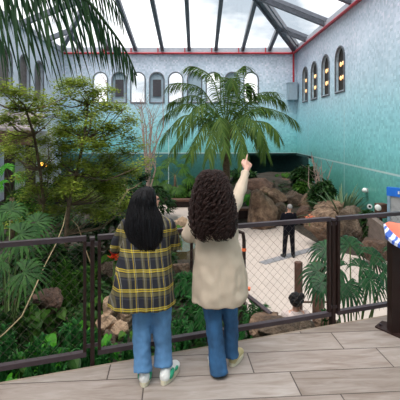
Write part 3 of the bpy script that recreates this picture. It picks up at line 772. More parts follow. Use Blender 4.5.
def tree(name, base, forks, pads, label, dens=1.0, lm='leafy', leaf=.055, seed=1, group=None):
    rnd = random.Random(seed); base = V(base)
    r = empty(name, base, label, 'tree', group)
    trunk = MB(); br = MB(); fol = MB(); fp = [V(f[:3]) for f in forks]; tr = forks[0][3] if len(forks[0]) > 3 else .07
    trunk.tube([base-V((0, 0, .1))]+fp, [tr]+[tr*(1-.55*(i+1)/len(fp)) for i in range(len(fp))], 8)
    pads = list(pads)
    for c, rx, ry, rz in list(pads):
        for q in range(2):
            pads.append((V(c)+V((rnd.gauss(0, rx*1.0), rnd.gauss(0, ry*1.1), rnd.gauss(-.08, .16))), rx*rnd.uniform(.4, .7), ry*rnd.uniform(.4, .7), rz*.8))
    for (c, rx, ry, rz) in pads:
        c = V(c); f = min(fp, key=lambda q: (q-c).length+max(0, q.z-c.z)*2)
        mid = (f+c)/2+V((rnd.gauss(0, .08), rnd.gauss(0, .08), -.10*(c-f).length))
        br.tube([f, mid, c], [.018, .012, .006], 5)
        nt_ = max(6, int(14*rx*ry*4))
        nt_ = min(nt_, 22)
        tips = []
        for k in range(nt_):
            a = rnd.uniform(0, 2*PI); q = math.sqrt(rnd.uniform(.05, 1))
            e = c+V((math.cos(a)*rx*q, math.sin(a)*ry*q, rz*(rnd.uniform(-.6, .6)+.8*(1-q*q))))
            br.tube([c, (c+e)/2+V((0, 0, .03)), e], [.005, .004, .003], 3, False); tips.append(((c+e)/2, e))
        nl = int(1900*rx*ry*math.pi*dens/ (leaf/.055)**2)
        for k in range(nl):
            a_, e = rnd.choice(tips); t_ = rnd.uniform(-.3, 1.15); p = a_.lerp(e, t_)+V((rnd.gauss(0, .10), rnd.gauss(0, .10), rnd.gauss(0, .06)))
            leafquad(fol, p, rnd, leaf*rnd.uniform(.8, 1.7), leaf*rnd.uniform(.5, .9))
    trunk.build('trunk', M['bark'], r, smooth=True); br.build('branch', M['bark'], r)['kind'] = 'stuff'
    o = fol.build('foliage', M[lm], r); o['kind'] = 'stuff'
    return r
def pad(x, y, rx, ry, Z, dz=1.0):
    c = P(x, y, Z); return (c, rx*Z/F, rx*Z/F*dz, ry*Z/F*1.0)
# the big layered tree left of centre
padsA = [pad(*a) for a in ((80,84,20,6,8.2),(66,89,10,5,8.4),(96,94,14,8,8.4),(106,106,13,8,8.0),(119,112,10,9,8.5),(129,122,12,6,8.8),(92,114,14,6,8.9),(70,118,16,6,8.6),
  (112,130,18,8,8.2),(134,142,12,7,8.7),(86,132,20,7,9.2),(58,134,18,6,9.4),(124,154,15,8,9.0),(97,148,20,8,8.0),(70,150,20,8,8.6),(112,168,20,7,9.2),(86,168,20,8,8.3),(131,172,12,9,9.4),
  (60,168,18,7,9),(98,186,20,7,9.0),(120,190,14,8,9.6),(74,188,20,8,8.6),(104,204,18,8,9.6),(84,210,16,6,9.2),(128,206,12,8,10))]
b0 = P(66, 268, 8.6); gA = V((b0.x, b0.y, gh(b0.x, b0.y)))
tree('layered_tree', gA, [tuple(P(66, 235, 8.6))+(.055,), tuple(P(69, 205, 8.6)), tuple(P(76, 175, 8.6)), tuple(P(84, 140, 8.6)), tuple(P(88, 104, 8.6))], padsA,
     'tall feathery tree with layered yellow-green foliage left of centre', dens=.95, seed=3, group='feathery trees at left')
padsB = [pad(*a) for a in ((14,96,18,6,7.0),(36,99,14,5,7.2),(4,88,12,5,6.8),(22,108,18,5,7.6),(50,108,14,5,8.2),(8,120,16,6,7.6),(34,122,18,6,8.4),(48,142,16,7,8.8),(20,138,18,5,8.4),(36,158,14,7,9),
  (6,150,12,5,9),(46,176,14,7,9.2),(58,198,18,8,9.4),(36,192,14,7,9.0),(48,212,18,6,9.0),(22,176,10,6,9.4))]
b1 = P(40, 268, 9.0); gB = V((b1.x, b1.y, gh(b1.x, b1.y)))
tree('layered_tree', gB, [tuple(P(42, 235, 9.0))+(.05,), tuple(P(44, 205, 8.8)), tuple(P(40, 170, 8.6)), tuple(P(34, 135, 8.2)), tuple(P(26, 110, 7.6))], padsB,
     'feathery tree at the left edge, its thin branches crossing the left wall', dens=.8, seed=5, group='feathery trees at left')
padsC = [pad(*a, 1.0) for a in ((108,222,16,8,11),(88,228,18,8,10.5),(124,226,12,9,11),(100,240,16,7,10.4),(74,238,14,7,11),(140,205,10,9,12),(140,180,10,9,12.5),(60,222,16,7,11.5))]
b2 = P(107, 262, 10.6); gC = V((b2.x, b2.y, gh(b2.x, b2.y)))
tree('dark_shrub_tree', gC, [tuple(P(107, 250, 10.8))+(.06,), tuple(P(106, 236, 10.8)), tuple(P(112, 215, 11.2)), tuple(P(128, 190, 11.8))], padsC,
     'dark low shrubby tree behind the railing post, under the layered tree', dens=1.3, lm='leafd', leaf=.075, seed=8)

# bare pale shrub in front of the back wall
rnd = random.Random(4); base = P(148, 196, 15.5); g0 = gh(base.x, base.y)
r = empty('bare_shrub', (base.x, base.y, g0), 'leafless shrub of thin upright pale pink stems above the black-haired head', 'shrub')
for k in range(9):
    x1 = 148+rnd.uniform(-15, 16); top = P(x1, rnd.uniform(96, 130), 15.5+rnd.uniform(-.8, .8)); mb = MB()
    m1 = base.lerp(top, .35)+V((rnd.gauss(0, .10), 0, 0)); m2 = base.lerp(top, .7)+V((rnd.gauss(0, .12), 0, 0))
    pts = [V((base.x+rnd.gauss(0, .08), base.y, g0)), base, m1, m2, top]; mb.tube(pts, [.045, .04, .032, .022, .01], 5)
    for j in range(5):
        p = m1.lerp(top, rnd.random()); mb.tube([p, p+V((rnd.gauss(0, .25), rnd.gauss(0, .2), rnd.uniform(.3, .8)))], [.014, .006], 4)
    mb.build('stem', M['barkp'], r)

# pinnate palm
def frond(name, parent, pts, lmat, nl=46, L=.5, w=.035, hang=.9, rr=.02, seed=0, tipshort=.35, start=.12, sidevec=None):
    """rachis through control points (Catmull-Rom), paired leaflets"""
    rnd = random.Random(seed); P_ = [V(p) for p in pts]; Q = [P_[0]*2-P_[1]]+P_+[P_[-1]*2-P_[-2]]; path = []
    for i in range(1, len(Q)-2):
        for k in range(8):
            t = k/8; a, b, c, d = Q[i-1], Q[i], Q[i+1], Q[i+2]
            path.append(.5*((2*b)+(c-a)*t+(2*a-5*b+4*c-d)*t*t+(3*b-a-3*c+d)*t**3))
    path.append(P_[-1]); n = len(path)
    mb = MB(); mb.tube(path, [rr*(1-.8*i/(n-1))+.002 for i in range(n)], 5)
    for k in range(nl):
        f = start+(1-start)*(k+.5)/nl; i = f*(n-1); i0 = min(int(i), n-2); p = path[i0].lerp(path[i0+1], i-i0); tg = (path[i0+1]-path[i0]).normalized()
        side = tg.cross(V((0, 0, 1)))
        if side.length < .05: side = V((1, 0, 0))
        side.normalize(); prof = math.sin(PI*min(1, (.18+.82*(1-f))**.8))**.6 if f > .5 else 1
        ll = L*(tipshort+(1-tipshort)*prof)
        for s in (-1, 1):
            sv = sidevec if sidevec is not None else side
            d = (sv*s*(1-.45*f)+tg*(.45+.5*f)+V((0, 0, .15-hang*.35))+V((rnd.gauss(0, .12), rnd.gauss(0, .12), rnd.gauss(0, .12)))).normalized()
            blade(mb, p, d, tg.cross(d), ll*rnd.uniform(.88, 1.08), w, hang*1.6, 4, base=.6)
    return mb.build(name, lmat, parent)
c0 = P(226, 128, 18.0); trunkbase = V((c0.x, c0.y, gh(c0.x, c0.y)-.05))
pr = empty('feather_palm', trunkbase, 'arching feather-leaved palm standing before the back wall, above the curly hair', 'palm')
mb = MB(); mb.tube([trunkbase, trunkbase.lerp(c0, .5)+V((.03, 0, 0)), c0-V((0, 0, .1))], [.22, .16, .20], 12); mb.ell(c0+V((0, 0, -.15)), (.30, .30, .5), 12, 8); mb.build('trunk', M['palmtrunk'], pr, smooth=True)
fr = []   # (tip px, tip py, apex px, apex py, depth offset)
for i, (ax_, ay, tx, ty, dz) in enumerate((
    (262,108,296,121,-.8),(258,96,284,102,1.0),(264,122,279,136,-1.6),(256,132,266,152,-1.8),(246,84,252,92,.6),(238,74,246,66,1.5),(212,78,190,66,.5),
    (200,88,170,84,1.2),(188,104,162,118,.4),(184,116,160,142,-.6),(196,120,172,150,-1.6),(206,124,190,154,-2.2),(216,126,208,158,-2.6),(236,126,244,158,-2.6),
    (248,118,262,136,-2.4),(204,104,178,128,-2.0),(222,82,214,72,2.2),(230,80,232,84,-1.0),(248,108,270,110,2.4),(196,96,168,104,2.2),(220,118,226,152,-2.8),(240,100,276,92,1.6))):
    apex = P(ax_, ay, 18+dz*.6); tip = P(tx, ty, 18+dz); q = c0.lerp(apex, .5)+V((0, 0, .15))
    frond('frond', pr, [c0, q, apex, apex.lerp(tip, .6)+V((0, 0, .12)), tip], M['palmd'], nl=64, L=.80, w=.042, hang=.8, rr=.035, seed=20+i)

# near palm whose frond hangs in at the top left
tb = V((-3.6, 2.6, GZ)); tt = V((-3.3, 2.6, 3.35))
npm = empty('coconut_palm', tb, 'near palm whose long dark frond hangs into the top left corner', 'palm')
mb = MB(); mb.tube([tb-V((0, 0, .1)), tb.lerp(tt, .5)+V((.08, 0, 0)), tt], [.16, .12, .11], 12); mb.build('trunk', M['palmtrunk'], npm, smooth=True)
def near_frond(path_px, leaf_spec, seed):
    rnd = random.Random(seed); pts = [tt]+[P(x, y, Z) for x, y, Z in path_px]; Q = [pts[0]*2-pts[1]]+pts+[pts[-1]*2-pts[-2]]; path = []
    for i in range(1, len(Q)-2):
        for k in range(10):
            t = k/10; a, b, c, d = Q[i-1], Q[i], Q[i+1], Q[i+2]
            path.append(.5*((2*b)+(c-a)*t+(2*a-5*b+4*c-d)*t*t+(3*b-a-3*c+d)*t**3))
    path.append(pts[-1]); n = len(path); mb = MB(); mb.tube(path, [.020*(1-.85*i/(n-1))+.002 for i in range(n)], 6)
    cum = [0]
    for i in range(1, n): cum.append(cum[-1]+(path[i]-path[i-1]).length)
    T = cum[-1]; s_ = .45*0+.15; step = .036
    while s_ < T-.01:
        i0 = max(i for i in range(n-1) if cum[i] <= s_); p = path[i0].lerp(path[i0+1], (s_-cum[i0])/(cum[i0+1]-cum[i0])); tg = (path[i0+1]-path[i0]).normalized(); f = s_/T
        Lf = leaf_spec(f)
        for sd_ in (-1, 1):
            d = (tg*(.05+.45*f*f)+V((0, sd_*.16, 0))+V((-.10+.1*f, 0, -1.15))+V((rnd.gauss(0, .05), rnd.gauss(0, .08), 0))).normalized()
            if sd_ > 0: d = (tg*(.15+.45*f*f)+V((-.05, .22, -.9))+V((rnd.gauss(0, .04), 0, 0))).normalized()
            blade(mb, p, d, V((0, -1, .2)), Lf*rnd.uniform(.85, 1.08), .025*(1-.6*f), .35, 5, base=.55)
        s_ += step*(1+.5*max(0, f-.8)/.2)
    mb.build('frond', M['palmf'], npm)
near_frond([(-110, -34, 2.5), (-30, -26, 2.5), (40, -15, 2.55), (82, -3, 2.6), (108, 26, 2.7), (126, 52, 2.8), (137, 76, 2.9)], lambda f: .74-.63*max(0, f-.68)/.32, 1)
near_frond([(-110, -90, 2.9), (-60, -75, 3.1), (-10, -50, 3.2), (40, -38, 3.3), (80, -30, 3.4), (110, -4, 3.5), (124, 18, 3.6)], lambda f: .70-.5*max(0, f-.65)/.35, 2)

# fan-leaved palms
def fan_leaf(name, parent, c, nrm, tipdir, R, seg=26, m='fan', droop=.5, seed=0, spread=2.5, foot=None, straw=True):
    rnd = random.Random(seed); n = V(nrm).normalized(); t = V(tipdir); t = (t-n*t.dot(n)).normalized(); s = n.cross(t); c = V(c)
    mb = MB()
    for k in range(seg):
        a = -spread+2*spread*(k+.5)/seg; d = t*math.cos(a)+s*math.sin(a); side = n.cross(d)
        L = R*(1-.18*(abs(a)/spread)**2)*rnd.uniform(.92, 1.05); w0 = 2*math.tan(spread/seg)
        st = [0, .3, .5, .72, .9, 1.0]; ws = [.02, .33*w0, .48*w0, .07 if m == 'fan' else .10, .045, .003]; dd = 0; l = []; r_ = []
        for q, w in zip(st, ws):
            w = min(w, .11) if q > .5 else w
            dz = -droop*max(0, q-.35)**2*R*1.6
            p = c+d*L*q*(1-.12*droop*q)+V((0, 0, dz))+n*(.018*R*(1 if k % 2 else -1)*(1 if q < .6 else .4))
            l.append(p-side*w*R*.5); r_.append(p+side*w*R*.5)
        mb.strip(l, r_)
    o = mb.build(name, M[m], parent)
    if foot is not None:
        m2 = MB(); f = V(foot); mid = f.lerp(c, .55)+V((0, 0, .12*(c-f).length)); m2.tube([f, mid, c], [.016, .012, .008], 5); m2.build('petiole', M['stem'], o)
    return o
def fan_palm(base, leaves, label, seed, group=None, m='fan', trunk=0, droop=.5):
    """leaves: (px, py, Z, radius px, tilt dir x, tilt dir z)"""
    b = V(base); r = empty('fan_palm', b, label, 'palm', group)
    top = b+V((0, 0, trunk))
    if trunk > .02:
        mb = MB(); mb.tube([b-V((0, 0, .1)), top], [.09, .07], 8); mb.build('trunk', M['palmtrunk'], r, smooth=True)
    for i, (x, y, Z, Rp, tx, tz) in enumerate(leaves):
        c = P(x, y, Z); fan_leaf('leaf', r, c, (tx*.35, -.75, .75), (tx, -.25, tz), Rp*.86*Z/F, 20, m, droop, seed*31+i, foot=top)
    return r
def gbase(x, Z): X = (x-PX)*Z/F; return V((X, Z, gh(X, Z)))
fan_palm(gbase(8, 5.6), [(24,272,5.0,34,.8,.15),(20,234,5.6,36,.7,.4),(36,222,6.4,26,.5,.6),(2,222,5.9,28,-.6,.5),(2,262,5.2,24,-.7,.0),(10,210,6.6,24,.1,1)],
         'large fan palm at the left edge, its leaves above and below the top rail', 1, 'fan palms')
fan_palm(gbase(352, 5.3), [(318,271,5.1,27,-.9,.3),(326,249,5.5,26,-.6,.7),(350,245,5.6,27,.1,1),(372,255,5.4,26,.8,.6),(384,271,5.2,26,1,.1),(346,284,4.75,30,-.15,-.6),(370,278,4.9,27,.7,-.3),(322,282,4.9,24,-.9,-.2),(360,267,5.2,26,.4,.5),(338,267,5.1,26,-.4,.4),(392,253,5.5,20,.8,.5)],
         'broad dark fan palm behind the right railing panel', 2, 'fan palms', 'fandark', trunk=.5, droop=.8)
fan_palm(gbase(175, 23.6), [(160,170,23.2,13,-.7,.4),(170,162,23.6,14,-.3,.9),(182,168,23.4,13,.6,.5),(188,178,23.2,13,.9,0),(166,184,22.9,13,-.6,-.1),(178,188,22.8,13,.2,-.5),(156,180,23.0,11,-.9,.1),(194,190,23.0,11,.8,-.2),(186,158,24.0,11,.4,.8)],
         'mid-green fan palm in front of the back wall left of the feather palm', 3, 'fan palms', 'leafm', trunk=1.2)
fan_palm(gbase(12, 12), [(6,168,11.5,14,-.3,.8),(18,176,11.4,12,.5,.7),(2,184,11.3,13,-.6,.4)], 'small fan palm at the left edge in front of the pavilion post', 4, 'fan palms', 'leafb', trunk=1.6)

# ferns and cycads
def fern(x, ytop, Z, Rp, label, seed, m='fern', n=16, group='ferns and cycads', nm='fern', L=.13):
    b = gbase(x, Z); r = empty(nm, b, label, 'fern', group); rnd = random.Random(seed); H = max(.15, P(x, ytop, Z).z-b.z); R = Rp*Z/F
    for k in range(n):
        a = 2*PI*k/n+rnd.uniform(-.2, .2); q = rnd.uniform(.7, 1.05); hh = H*rnd.uniform(.6, 1)
        d = V((math.cos(a), math.sin(a), 0)); tip = b+d*R*q+V((0, 0, hh*.45)); ap = b+d*R*q*.55+V((0, 0, hh))
        frond('frond', r, [b, b.lerp(ap, .5)+V((0, 0, .1*hh)), ap, tip], M[m], nl=22, L=min(.26, R*.32), w=.022*max(1, Z/7), hang=.25, rr=.006, seed=seed*50+k)
    return r
fern(196,300,6.4,24,'bright green fern between the two women, left of the beige coat hem',1)
fern(188,274,8.2,20,'pale green fern behind, between plaid shirt and beige coat below the pond',9)
fern(254,302,6.4,22,'green cycad against the stair handrail, right of the blue jeans',2)
fern(76,322,4.9,24,'grey-green fern low behind the left railing panel, near the upright',3)
fern(56,346,4.5,18,'small fern at the bottom rail left of the railing upright',4)
fern(102,344,4.75,14,'small green fern at the foot of the slim railing post',5)
fern(12,312,5.3,26,'dark fern at the left edge behind the slanting vine',6,'leafd')
fern(330,312,5.2,16,'green fern tuft against the wide railing post',7)
fern(130,338,5.0,13,'small fern at the foot of the stone pile',8)
fern(36,338,4.45,20,'broad green fern just behind the bottom rail at left',10)
fern(2,330,4.6,20,'green fern in the bottom left corner behind the rail',11)
fern(90,328,5.0,14,'bright fern right behind the slim railing post',12)
fern(88,268,7.4,20,'dark green fern behind the top of the slim railing post',13,'leafm')
fern(62,262,6.6,20,'dark fern under the slanting vine',14,'leafm')
fern(180,322,5.6,14,'low bright fern just behind the bottom rail between the women',15)

# broad-leaved plants
def heart(mb, p, d, up, L, w):
    d = V(d).normalized(); s = d.cross(V(up)).normalized(); n = s.cross(d); 
    o = [(0, 0), (-.12, .22), (.0, .42), (.25, .5), (.55, .36), (.8, .16), (1, 0)]
    mid = [p+d*L*t - n*(.25*L*t*t) for t in (0, .25, .55, .8, 1)]
    for sg in (1, -1):
        e = [p+d*L*a+s*sg*w*b+n*(.10*w if 0 < b else 0)-n*(.25*L*max(a, 0)**2) for a, b in o]
        mb.add([mid[0], mid[1], mid[2], mid[3], mid[4]]+e[1:6], [(0, 5, 6, 1), (1, 6, 7), (1, 7, 8, 2), (2, 8, 9, 3), (3, 9, 4)])
def broad(x, ytop, Z, Rp, label, seed, m='leafb', n=16, L=.2, group='broad-leaved plants', nm='broadleaf_plant'):
    b = gbase(x, Z); r = empty(nm, b, label, 'plant', group); rnd = random.Random(seed); H = max(.12, P(x, ytop, Z).z-b.z); R = Rp*Z/F; st = MB(); lf = MB()
    for k in range(n):
        a = 2*PI*rnd.random(); q = math.sqrt(rnd.random()); c = b+V((math.cos(a)*R*q, math.sin(a)*R*q*.8, H*rnd.uniform(.35, 1)*(1-.3*q)))
        st.tube([b+V((rnd.gauss(0, .02), 0, 0)), b.lerp(c, .6)+V((0, 0, .12*H)), c], [.008, .006, .004], 4)
        heart(lf, c, V((math.cos(a), math.sin(a)-.7, -.55)), V((0, -.3, 1)), L*rnd.uniform(.7, 1.2), L*rnd.uniform(.75, 1.0))
    st.build('stem', M['stem'], r); o = lf.build('leaf', M[m], r); o['kind'] = 'stuff'; return r
broad(34,316,4.9,16,'bright heart-leaved plant low behind the left railing panel',1,L=.20,n=20)
broad(58,310,5.0,13,'bright heart-leaved plant between the slab and the railing upright',2,L=.22,n=14)
broad(30,300,5.6,14,'dark heart-leaved plant crossed by the slanting vine',3,'leafm',L=.17,n=18)
broad(20,352,4.4,14,'bright broad-leaved plant low in the bottom left corner',20,L=.13,n=22)
broad(44,334,4.6,13,'bright green plant at the middle of the left bottom rail',21,L=.15,n=16)
broad(66,334,4.7,12,'green broad-leaved plant beside the yellow spike',22,'leafm',L=.15,n=18)
broad(84,314,5.4,11,'bright heart-leaved plant behind the left railing upright',23,L=.18,n=16)
broad(48,288,5.9,14,'green plant above the red-brown slab',24,'leafm',L=.16,n=26)
broad(92,286,6.6,12,'dark green plant between the railing upright and the bromeliad',25,'leafm',L=.16,n=26)
broad(130,318,5.6,9,'green plant growing among the stones beside the left trouser leg',26,'leafm',L=.11,n=20)
broad(14,342,4.7,18,'small-leaved green plant in the bottom left corner',4,'leafm',L=.10,n=40)
broad(76,262,8.6,16,'dark broad-leaved plant behind the left railing upright',5,'leafd',L=.22,n=30)
broad(112,250,8.8,15,'broad dark-leaved plant around the red bromeliad',6,'leafm',L=.24,n=24)
broad(110,322,5.3,9,'bright broad-leaved plant in front of the stone pile',7,L=.14,n=14)
broad(168,222,14,14,'green leafy plant at the elbow of the woman in plaid',8,'leafm',L=.26,n=40)
broad(172,238,12.5,10,'dark leafy plant on the left rim of the pond',9,'leafd',L=.22,n=30)
broad(44,272,6.6,14,'dark-leaved plant under the fan palm leaves',10,'leafd',L=.15,n=36)
broad(72,296,6.2,13,'dark small-leaved plant above the fern at left',11,'leafd',L=.12,n=44)
broad(90,300,6.0,12,'green plant behind the slim railing post',12,'leafm',L=.12,n=36)
broad(52,330,4.7,12,'yellow-green broad-leaved plant just above the bottom rail',13,L=.17,n=10)
broad(318,318,5.1,8,'green leafy plant beside the seated person',14,'leafm',L=.10,n=24)
broad(250,190,20.5,9,'bright green plant at the foot of the rock bank under the raised sleeve',15,'leafb',L=.3,n=34)
broad(292,172,26,16,'low green plant at the dark opening above the rock bank',16,'leafm',L=.34,n=50)
broad(14,196,12.5,14,'pale green leafy plant in front of the pavilion',17,'leafm',L=.24,n=46)
broad(128,238,12,12,'dark leafy plant behind the shoulder of the woman in plaid',18,'leafd',L=.24,n=40)

# shrubs of small leaves
def shrub(x, ytop, Z, Rp, label, seed, m='leafd', leaf=.12, n=700, group='leafy shrubs'):
    b = gbase(x, Z); r = empty('leafy_shrub', b, label, 'shrub', group); rnd = random.Random(seed); H = max(.2, P(x, ytop, Z).z-b.z); R = Rp*Z/F; st = MB(); lf = MB()
    for k in range(9):
        a = 2*PI*rnd.random(); q = rnd.random(); st.tube([b, b+V((math.cos(a)*R*q*.4, math.sin(a)*R*q*.4, H*.5)), b+V((math.cos(a)*R*q*.8, math.sin(a)*R*q*.8, H*.85))], [.03, .02, .01], 4)
    for k in range(n):
        a = 2*PI*rnd.random(); u = rnd.uniform(-.4, 1); q = math.sqrt(max(0, 1-u*u))*rnd.uniform(.6, 1.05)
        p = b+V((math.cos(a)*R*q, math.sin(a)*R*q, H*(.45+.52*u*rnd.uniform(.8, 1.0)))); nn = noise.noise(p*1.6); p += V((0, 0, nn*.2*H))
        d = V((math.cos(a), math.sin(a), rnd.gauss(-.2, .5))).normalized(); blade(lf, p, d, V((rnd.gauss(0, .4), rnd.gauss(0, .4), 1)), leaf*rnd.uniform(.8, 1.5), leaf*rnd.uniform(.4, .6), .5, 3, base=.3)
    st.build('stem', M['bark'], r); o = lf.build('foliage', M[m], r); o['kind'] = 'stuff'; return r
for a in ((152,186,19,22,'dark shrub below the bare pale stems',1,'leafd',.2),(126,178,20,22,'dark shrub against the back wall behind the layered tree',2,'leafd',.22),(96,170,21,26,'dark shrub behind the middle of the layered tree',3,'leafd',.24),
  (60,176,20,26,'dark shrub behind the orange lantern',4,'leafd',.22),(30,186,17,20,'dark shrub right of the pavilion post',5,'leafm',.2),(200,176,24,16,'dark shrub at the back wall directly behind the curly hair',6,'leafd',.24),
  (240,170,25,14,'dark shrub at the back wall behind the palm trunk',7,'leafd',.24),(214,186,24,14,'dark low shrub at the foot of the feather palm',8,'leafm',.22),(178,190,23.6,14,'leafy shrub above the timber bench between the women',9,'leafm',.25),
  (304,165,23,12,'dark shrub in the corner right of the dark opening',10,'leafd',.22),(322,178,19,12,'dark green shrub on the bank above the man',11,'leafd',.2),(304,182,22,9,'mid-green shrub on the bank left of the twiggy stems',12,'leafm',.2),
  (138,214,13,14,'dark shrub left of the black hair',13,'leafd',.15),(118,236,9.6,12,'dark shrub left of the plaid sleeve',14,'leafd',.12),(84,244,9.6,18,'dark shrub behind the tree trunks',15,'leafd',.13),(52,240,8.4,20,'dark shrub behind the fan palm leaves',16,'leafd',.12),
  (28,250,7.4,22,'dark shrub under the big fan leaf at left',17,'leafd',.11),(96,282,6.9,14,'dark shrub behind the slim railing post',18,'leafd',.1),(60,284,7.2,18,'dark shrub beyond the red-brown slab',19,'leafd',.1),(8,288,6.4,20,'dark shrub low at the left edge',20,'leafd',.1),
  (20,322,5.6,20,'dark shrub at the lower left behind the vine',21,'leafd',.09),(74,306,6.0,14,'dark shrub between slab and railing upright',22,'leafd',.09),(160,250,11,14,'dark shrub behind the plaid shirt, left of the pond',23,'leafd',.14),(369,210,14.4,8,'dark low shrub at the wall below the spotlight',24,'leafd',.16),
  (350,320,5.2,12,'low green shrub behind the bottom rail, right of the wide post',25,'leafm',.09),(146,282,7.6,16,'dark shrub hidden behind the plaid shirt hem',26,'leafd',.1)):
    shrub(*a[:5], a[5], a[6], a[7], 900 if a[2] > 12 else 1100)

# strap-leaved clump on the bank by the right wall
M['strapg'] = leafmat('grey_green_strap', (.05, .09, .045), (.17, .24, .13), .2)
def strap(x, ytop, Z, Rp, label, seed, n=60, m='fan', w=.07, nm='strap_leaf_clump', group=None):
    b = gbase(x, Z); r = empty(nm, b, label, 'plant', group); rnd = random.Random(seed); H = max(.2, P(x, ytop, Z).z-b.z); R = Rp*Z/F
    lf = MB()
    for k in range(n):
        a = 2*PI*rnd.random(); o = b+V((math.cos(a), math.sin(a), 0))*R*.6*rnd.random(); el = rnd.uniform(.5, 1.4); blade(lf, o, V((math.cos(a)*math.cos(el), math.sin(a)*math.cos(el), math.sin(el))), V((0, 0, 1)), min(H*1.2, R*2.4)*rnd.uniform(.8, 1.3), w, 1.1, 5, base=.7)
    o = lf.build('leaf', M[m], r); o['kind'] = 'stuff'; mb = MB(); mb.ell(b, (R*.4, R*.4, .12), 10, 6); mb.build('crown', M['bark'], r); return r
strap(342,191,16.6,15,'clump of grey-green strap leaves on the bank above the large boulder',1,110,'strapg',.11)
strap(326,188,18,10,'smaller strap-leaf clump left of the grey-green one',2,60,'leafd',.09)
strap(337,181,17.8,9,'dark strap-leaf clump against the teal wall under the pale joint',3,60,'leafd',.09)
# twiggy dead shrub on the bank
rnd = random.Random(14); r0 = gbase(319, 19.3); r = empty('twiggy_shrub', r0, 'bare twiggy brown shrub on the bank against the teal wall', 'shrub')
for k in range(7):
    tp = P(320+rnd.uniform(-14, 14), rnd.uniform(150, 172), 19.3); mb = MB(); mb.tube([r0, r0.lerp(tp, .5)+V((rnd.gauss(0, .2), 0, .1)), tp], [.045, .03, .012], 5)
    for j in range(4):
        p = r0.lerp(tp, rnd.uniform(.4, .9)); mb.tube([p, p+V((rnd.gauss(0, .35), rnd.gauss(0, .2), rnd.uniform(.1, .5)))], [.015, .006], 4)
    mb.build('stem', M['barkp'], r)

# red bromeliad, yellow spike, slanting vine, orange flower on the boulder
c = P(114, 258, 8.0); gb = V((c.x, c.y, gh(c.x, c.y))); r = empty('red_bromeliad', gb, 'bright red-orange bromeliad flower left of the plaid shirt', 'flower')
mb = MB(); mb.tube([gb, c], .02, 5); mb.build('stem', M['stem'], r)
mb = MB(); rnd = random.Random(3)
for k in range(18):
    a = 2*PI*k/18*3; el = .5+1.0*k/18; blade(mb, c-V((0, 0, .06))+V((0, 0, .01*k)), V((math.cos(a)*math.cos(el), math.sin(a)*math.cos(el), math.sin(el))), (0, 0, 1), .17, .08, .3, 4)
mb.build('bract', M['redfl'], r)['kind'] = 'stuff'
c = P(78.5, 322, 5.4); c2 = P(79, 334, 5.4); gb = V((c2.x, c2.y, gh(c2.x, c2.y))); r = empty('yellow_flower_spike', gb, 'thin upright yellow flower spike just left of the railing upright', 'flower')
mb = MB(); mb.tube([gb, c2], .008, 5); mb.build('stem', M['stem'], r)
mb = MB(); mb.tube([c2, c2.lerp(c, .5), c], [.012, .016, .004], 6); mb.build('spike', M['yellow'], r)
vp = [(-6, 342, 4.2), (5, 333, 4.3), (22, 316, 4.5), (34, 290, 4.8), (45, 265, 5.3), (56, 244, 5.8), (63, 226, 6.6), (67, 208, 8.4)]
mb = MB(); mb.tube([P(*q) for q in vp], [.009]*4+[.008, .008, .008, .008], 6); tag(mb.build('hanging_vine', M['vine'], loc=P(*vp[0]), smooth=True), 'thin tan vine slanting across the left railing panel from the tree', 'vine')
vp = [(66, 214, 8.8), (78, 226, 8.4), (84, 244, 8.0), (92, 268, 7.6), (104, 290, 7.2), (108, 300, 7.0)]
mb = MB(); mb.tube([P(*q) for q in vp], .009, 6); tag(mb.build('hanging_vine', M['vine'], loc=P(*vp[0]), smooth=True), 'thin pale vine dropping from the tree behind the slim railing post', 'vine')
c = P(317, 206, 14.0)
c = P(309.5, 217.5, 14.1)
r = empty('orange_flower', c-V((0, 0, .2)), 'small bright orange bloom on the large boulder, just above the top rail', 'flower')
mb = MB(); mb.tube([c-V((0, 0, .3)), c], .02, 5); mb.build('stem', M['stem'], r)
mb = MB(); rnd = random.Random(8)
for k in range(26):
    a = 2*PI*rnd.random(); blade(mb, c+V((rnd.gauss(0, .10), 0, rnd.gauss(0, .03))), V((math.cos(a), math.sin(a), .4)), (0, 0, 1), .09, .07, .4, 3)
mb.build('petal', M['orange'], r)['kind'] = 'stuff'
# ground cover over the soil
rnd = random.Random(77); mb = MB()
for k in range(15000):
    Y = rnd.uniform(3.6, 24) if rnd.random() < .55 else rnd.uniform(3.6, 10); X = rnd.uniform(max(XL+.4, -.62*Y), min(XR-.45, .5*Y))
    z = gh(X, Y)
    if X < -5.5 and 16.5 < Y < 20.5: continue
    if z < GZ+.12 or (abs(X-POND[0]) < .8 and abs(Y-POND[1]) < 1.8): continue
    if noise.noise(V((X*.9, Y*.9, 9))) < -.15: continue
    a = rnd.uniform(0, 2*PI); L = .07+.010*Y; blade(mb, V((X, Y, z+rnd.uniform(0, .12))), V((math.cos(a), math.sin(a), .7)), (0, 0, 1), L*rnd.uniform(.7, 1.5), L*.4, .9, 3)
tag(mb.build('ground_cover', M['leafd'], loc=(-2, 8, GZ)), 'low dark green leaves carpeting the soil between the plants', 'ground cover', kind='stuff')
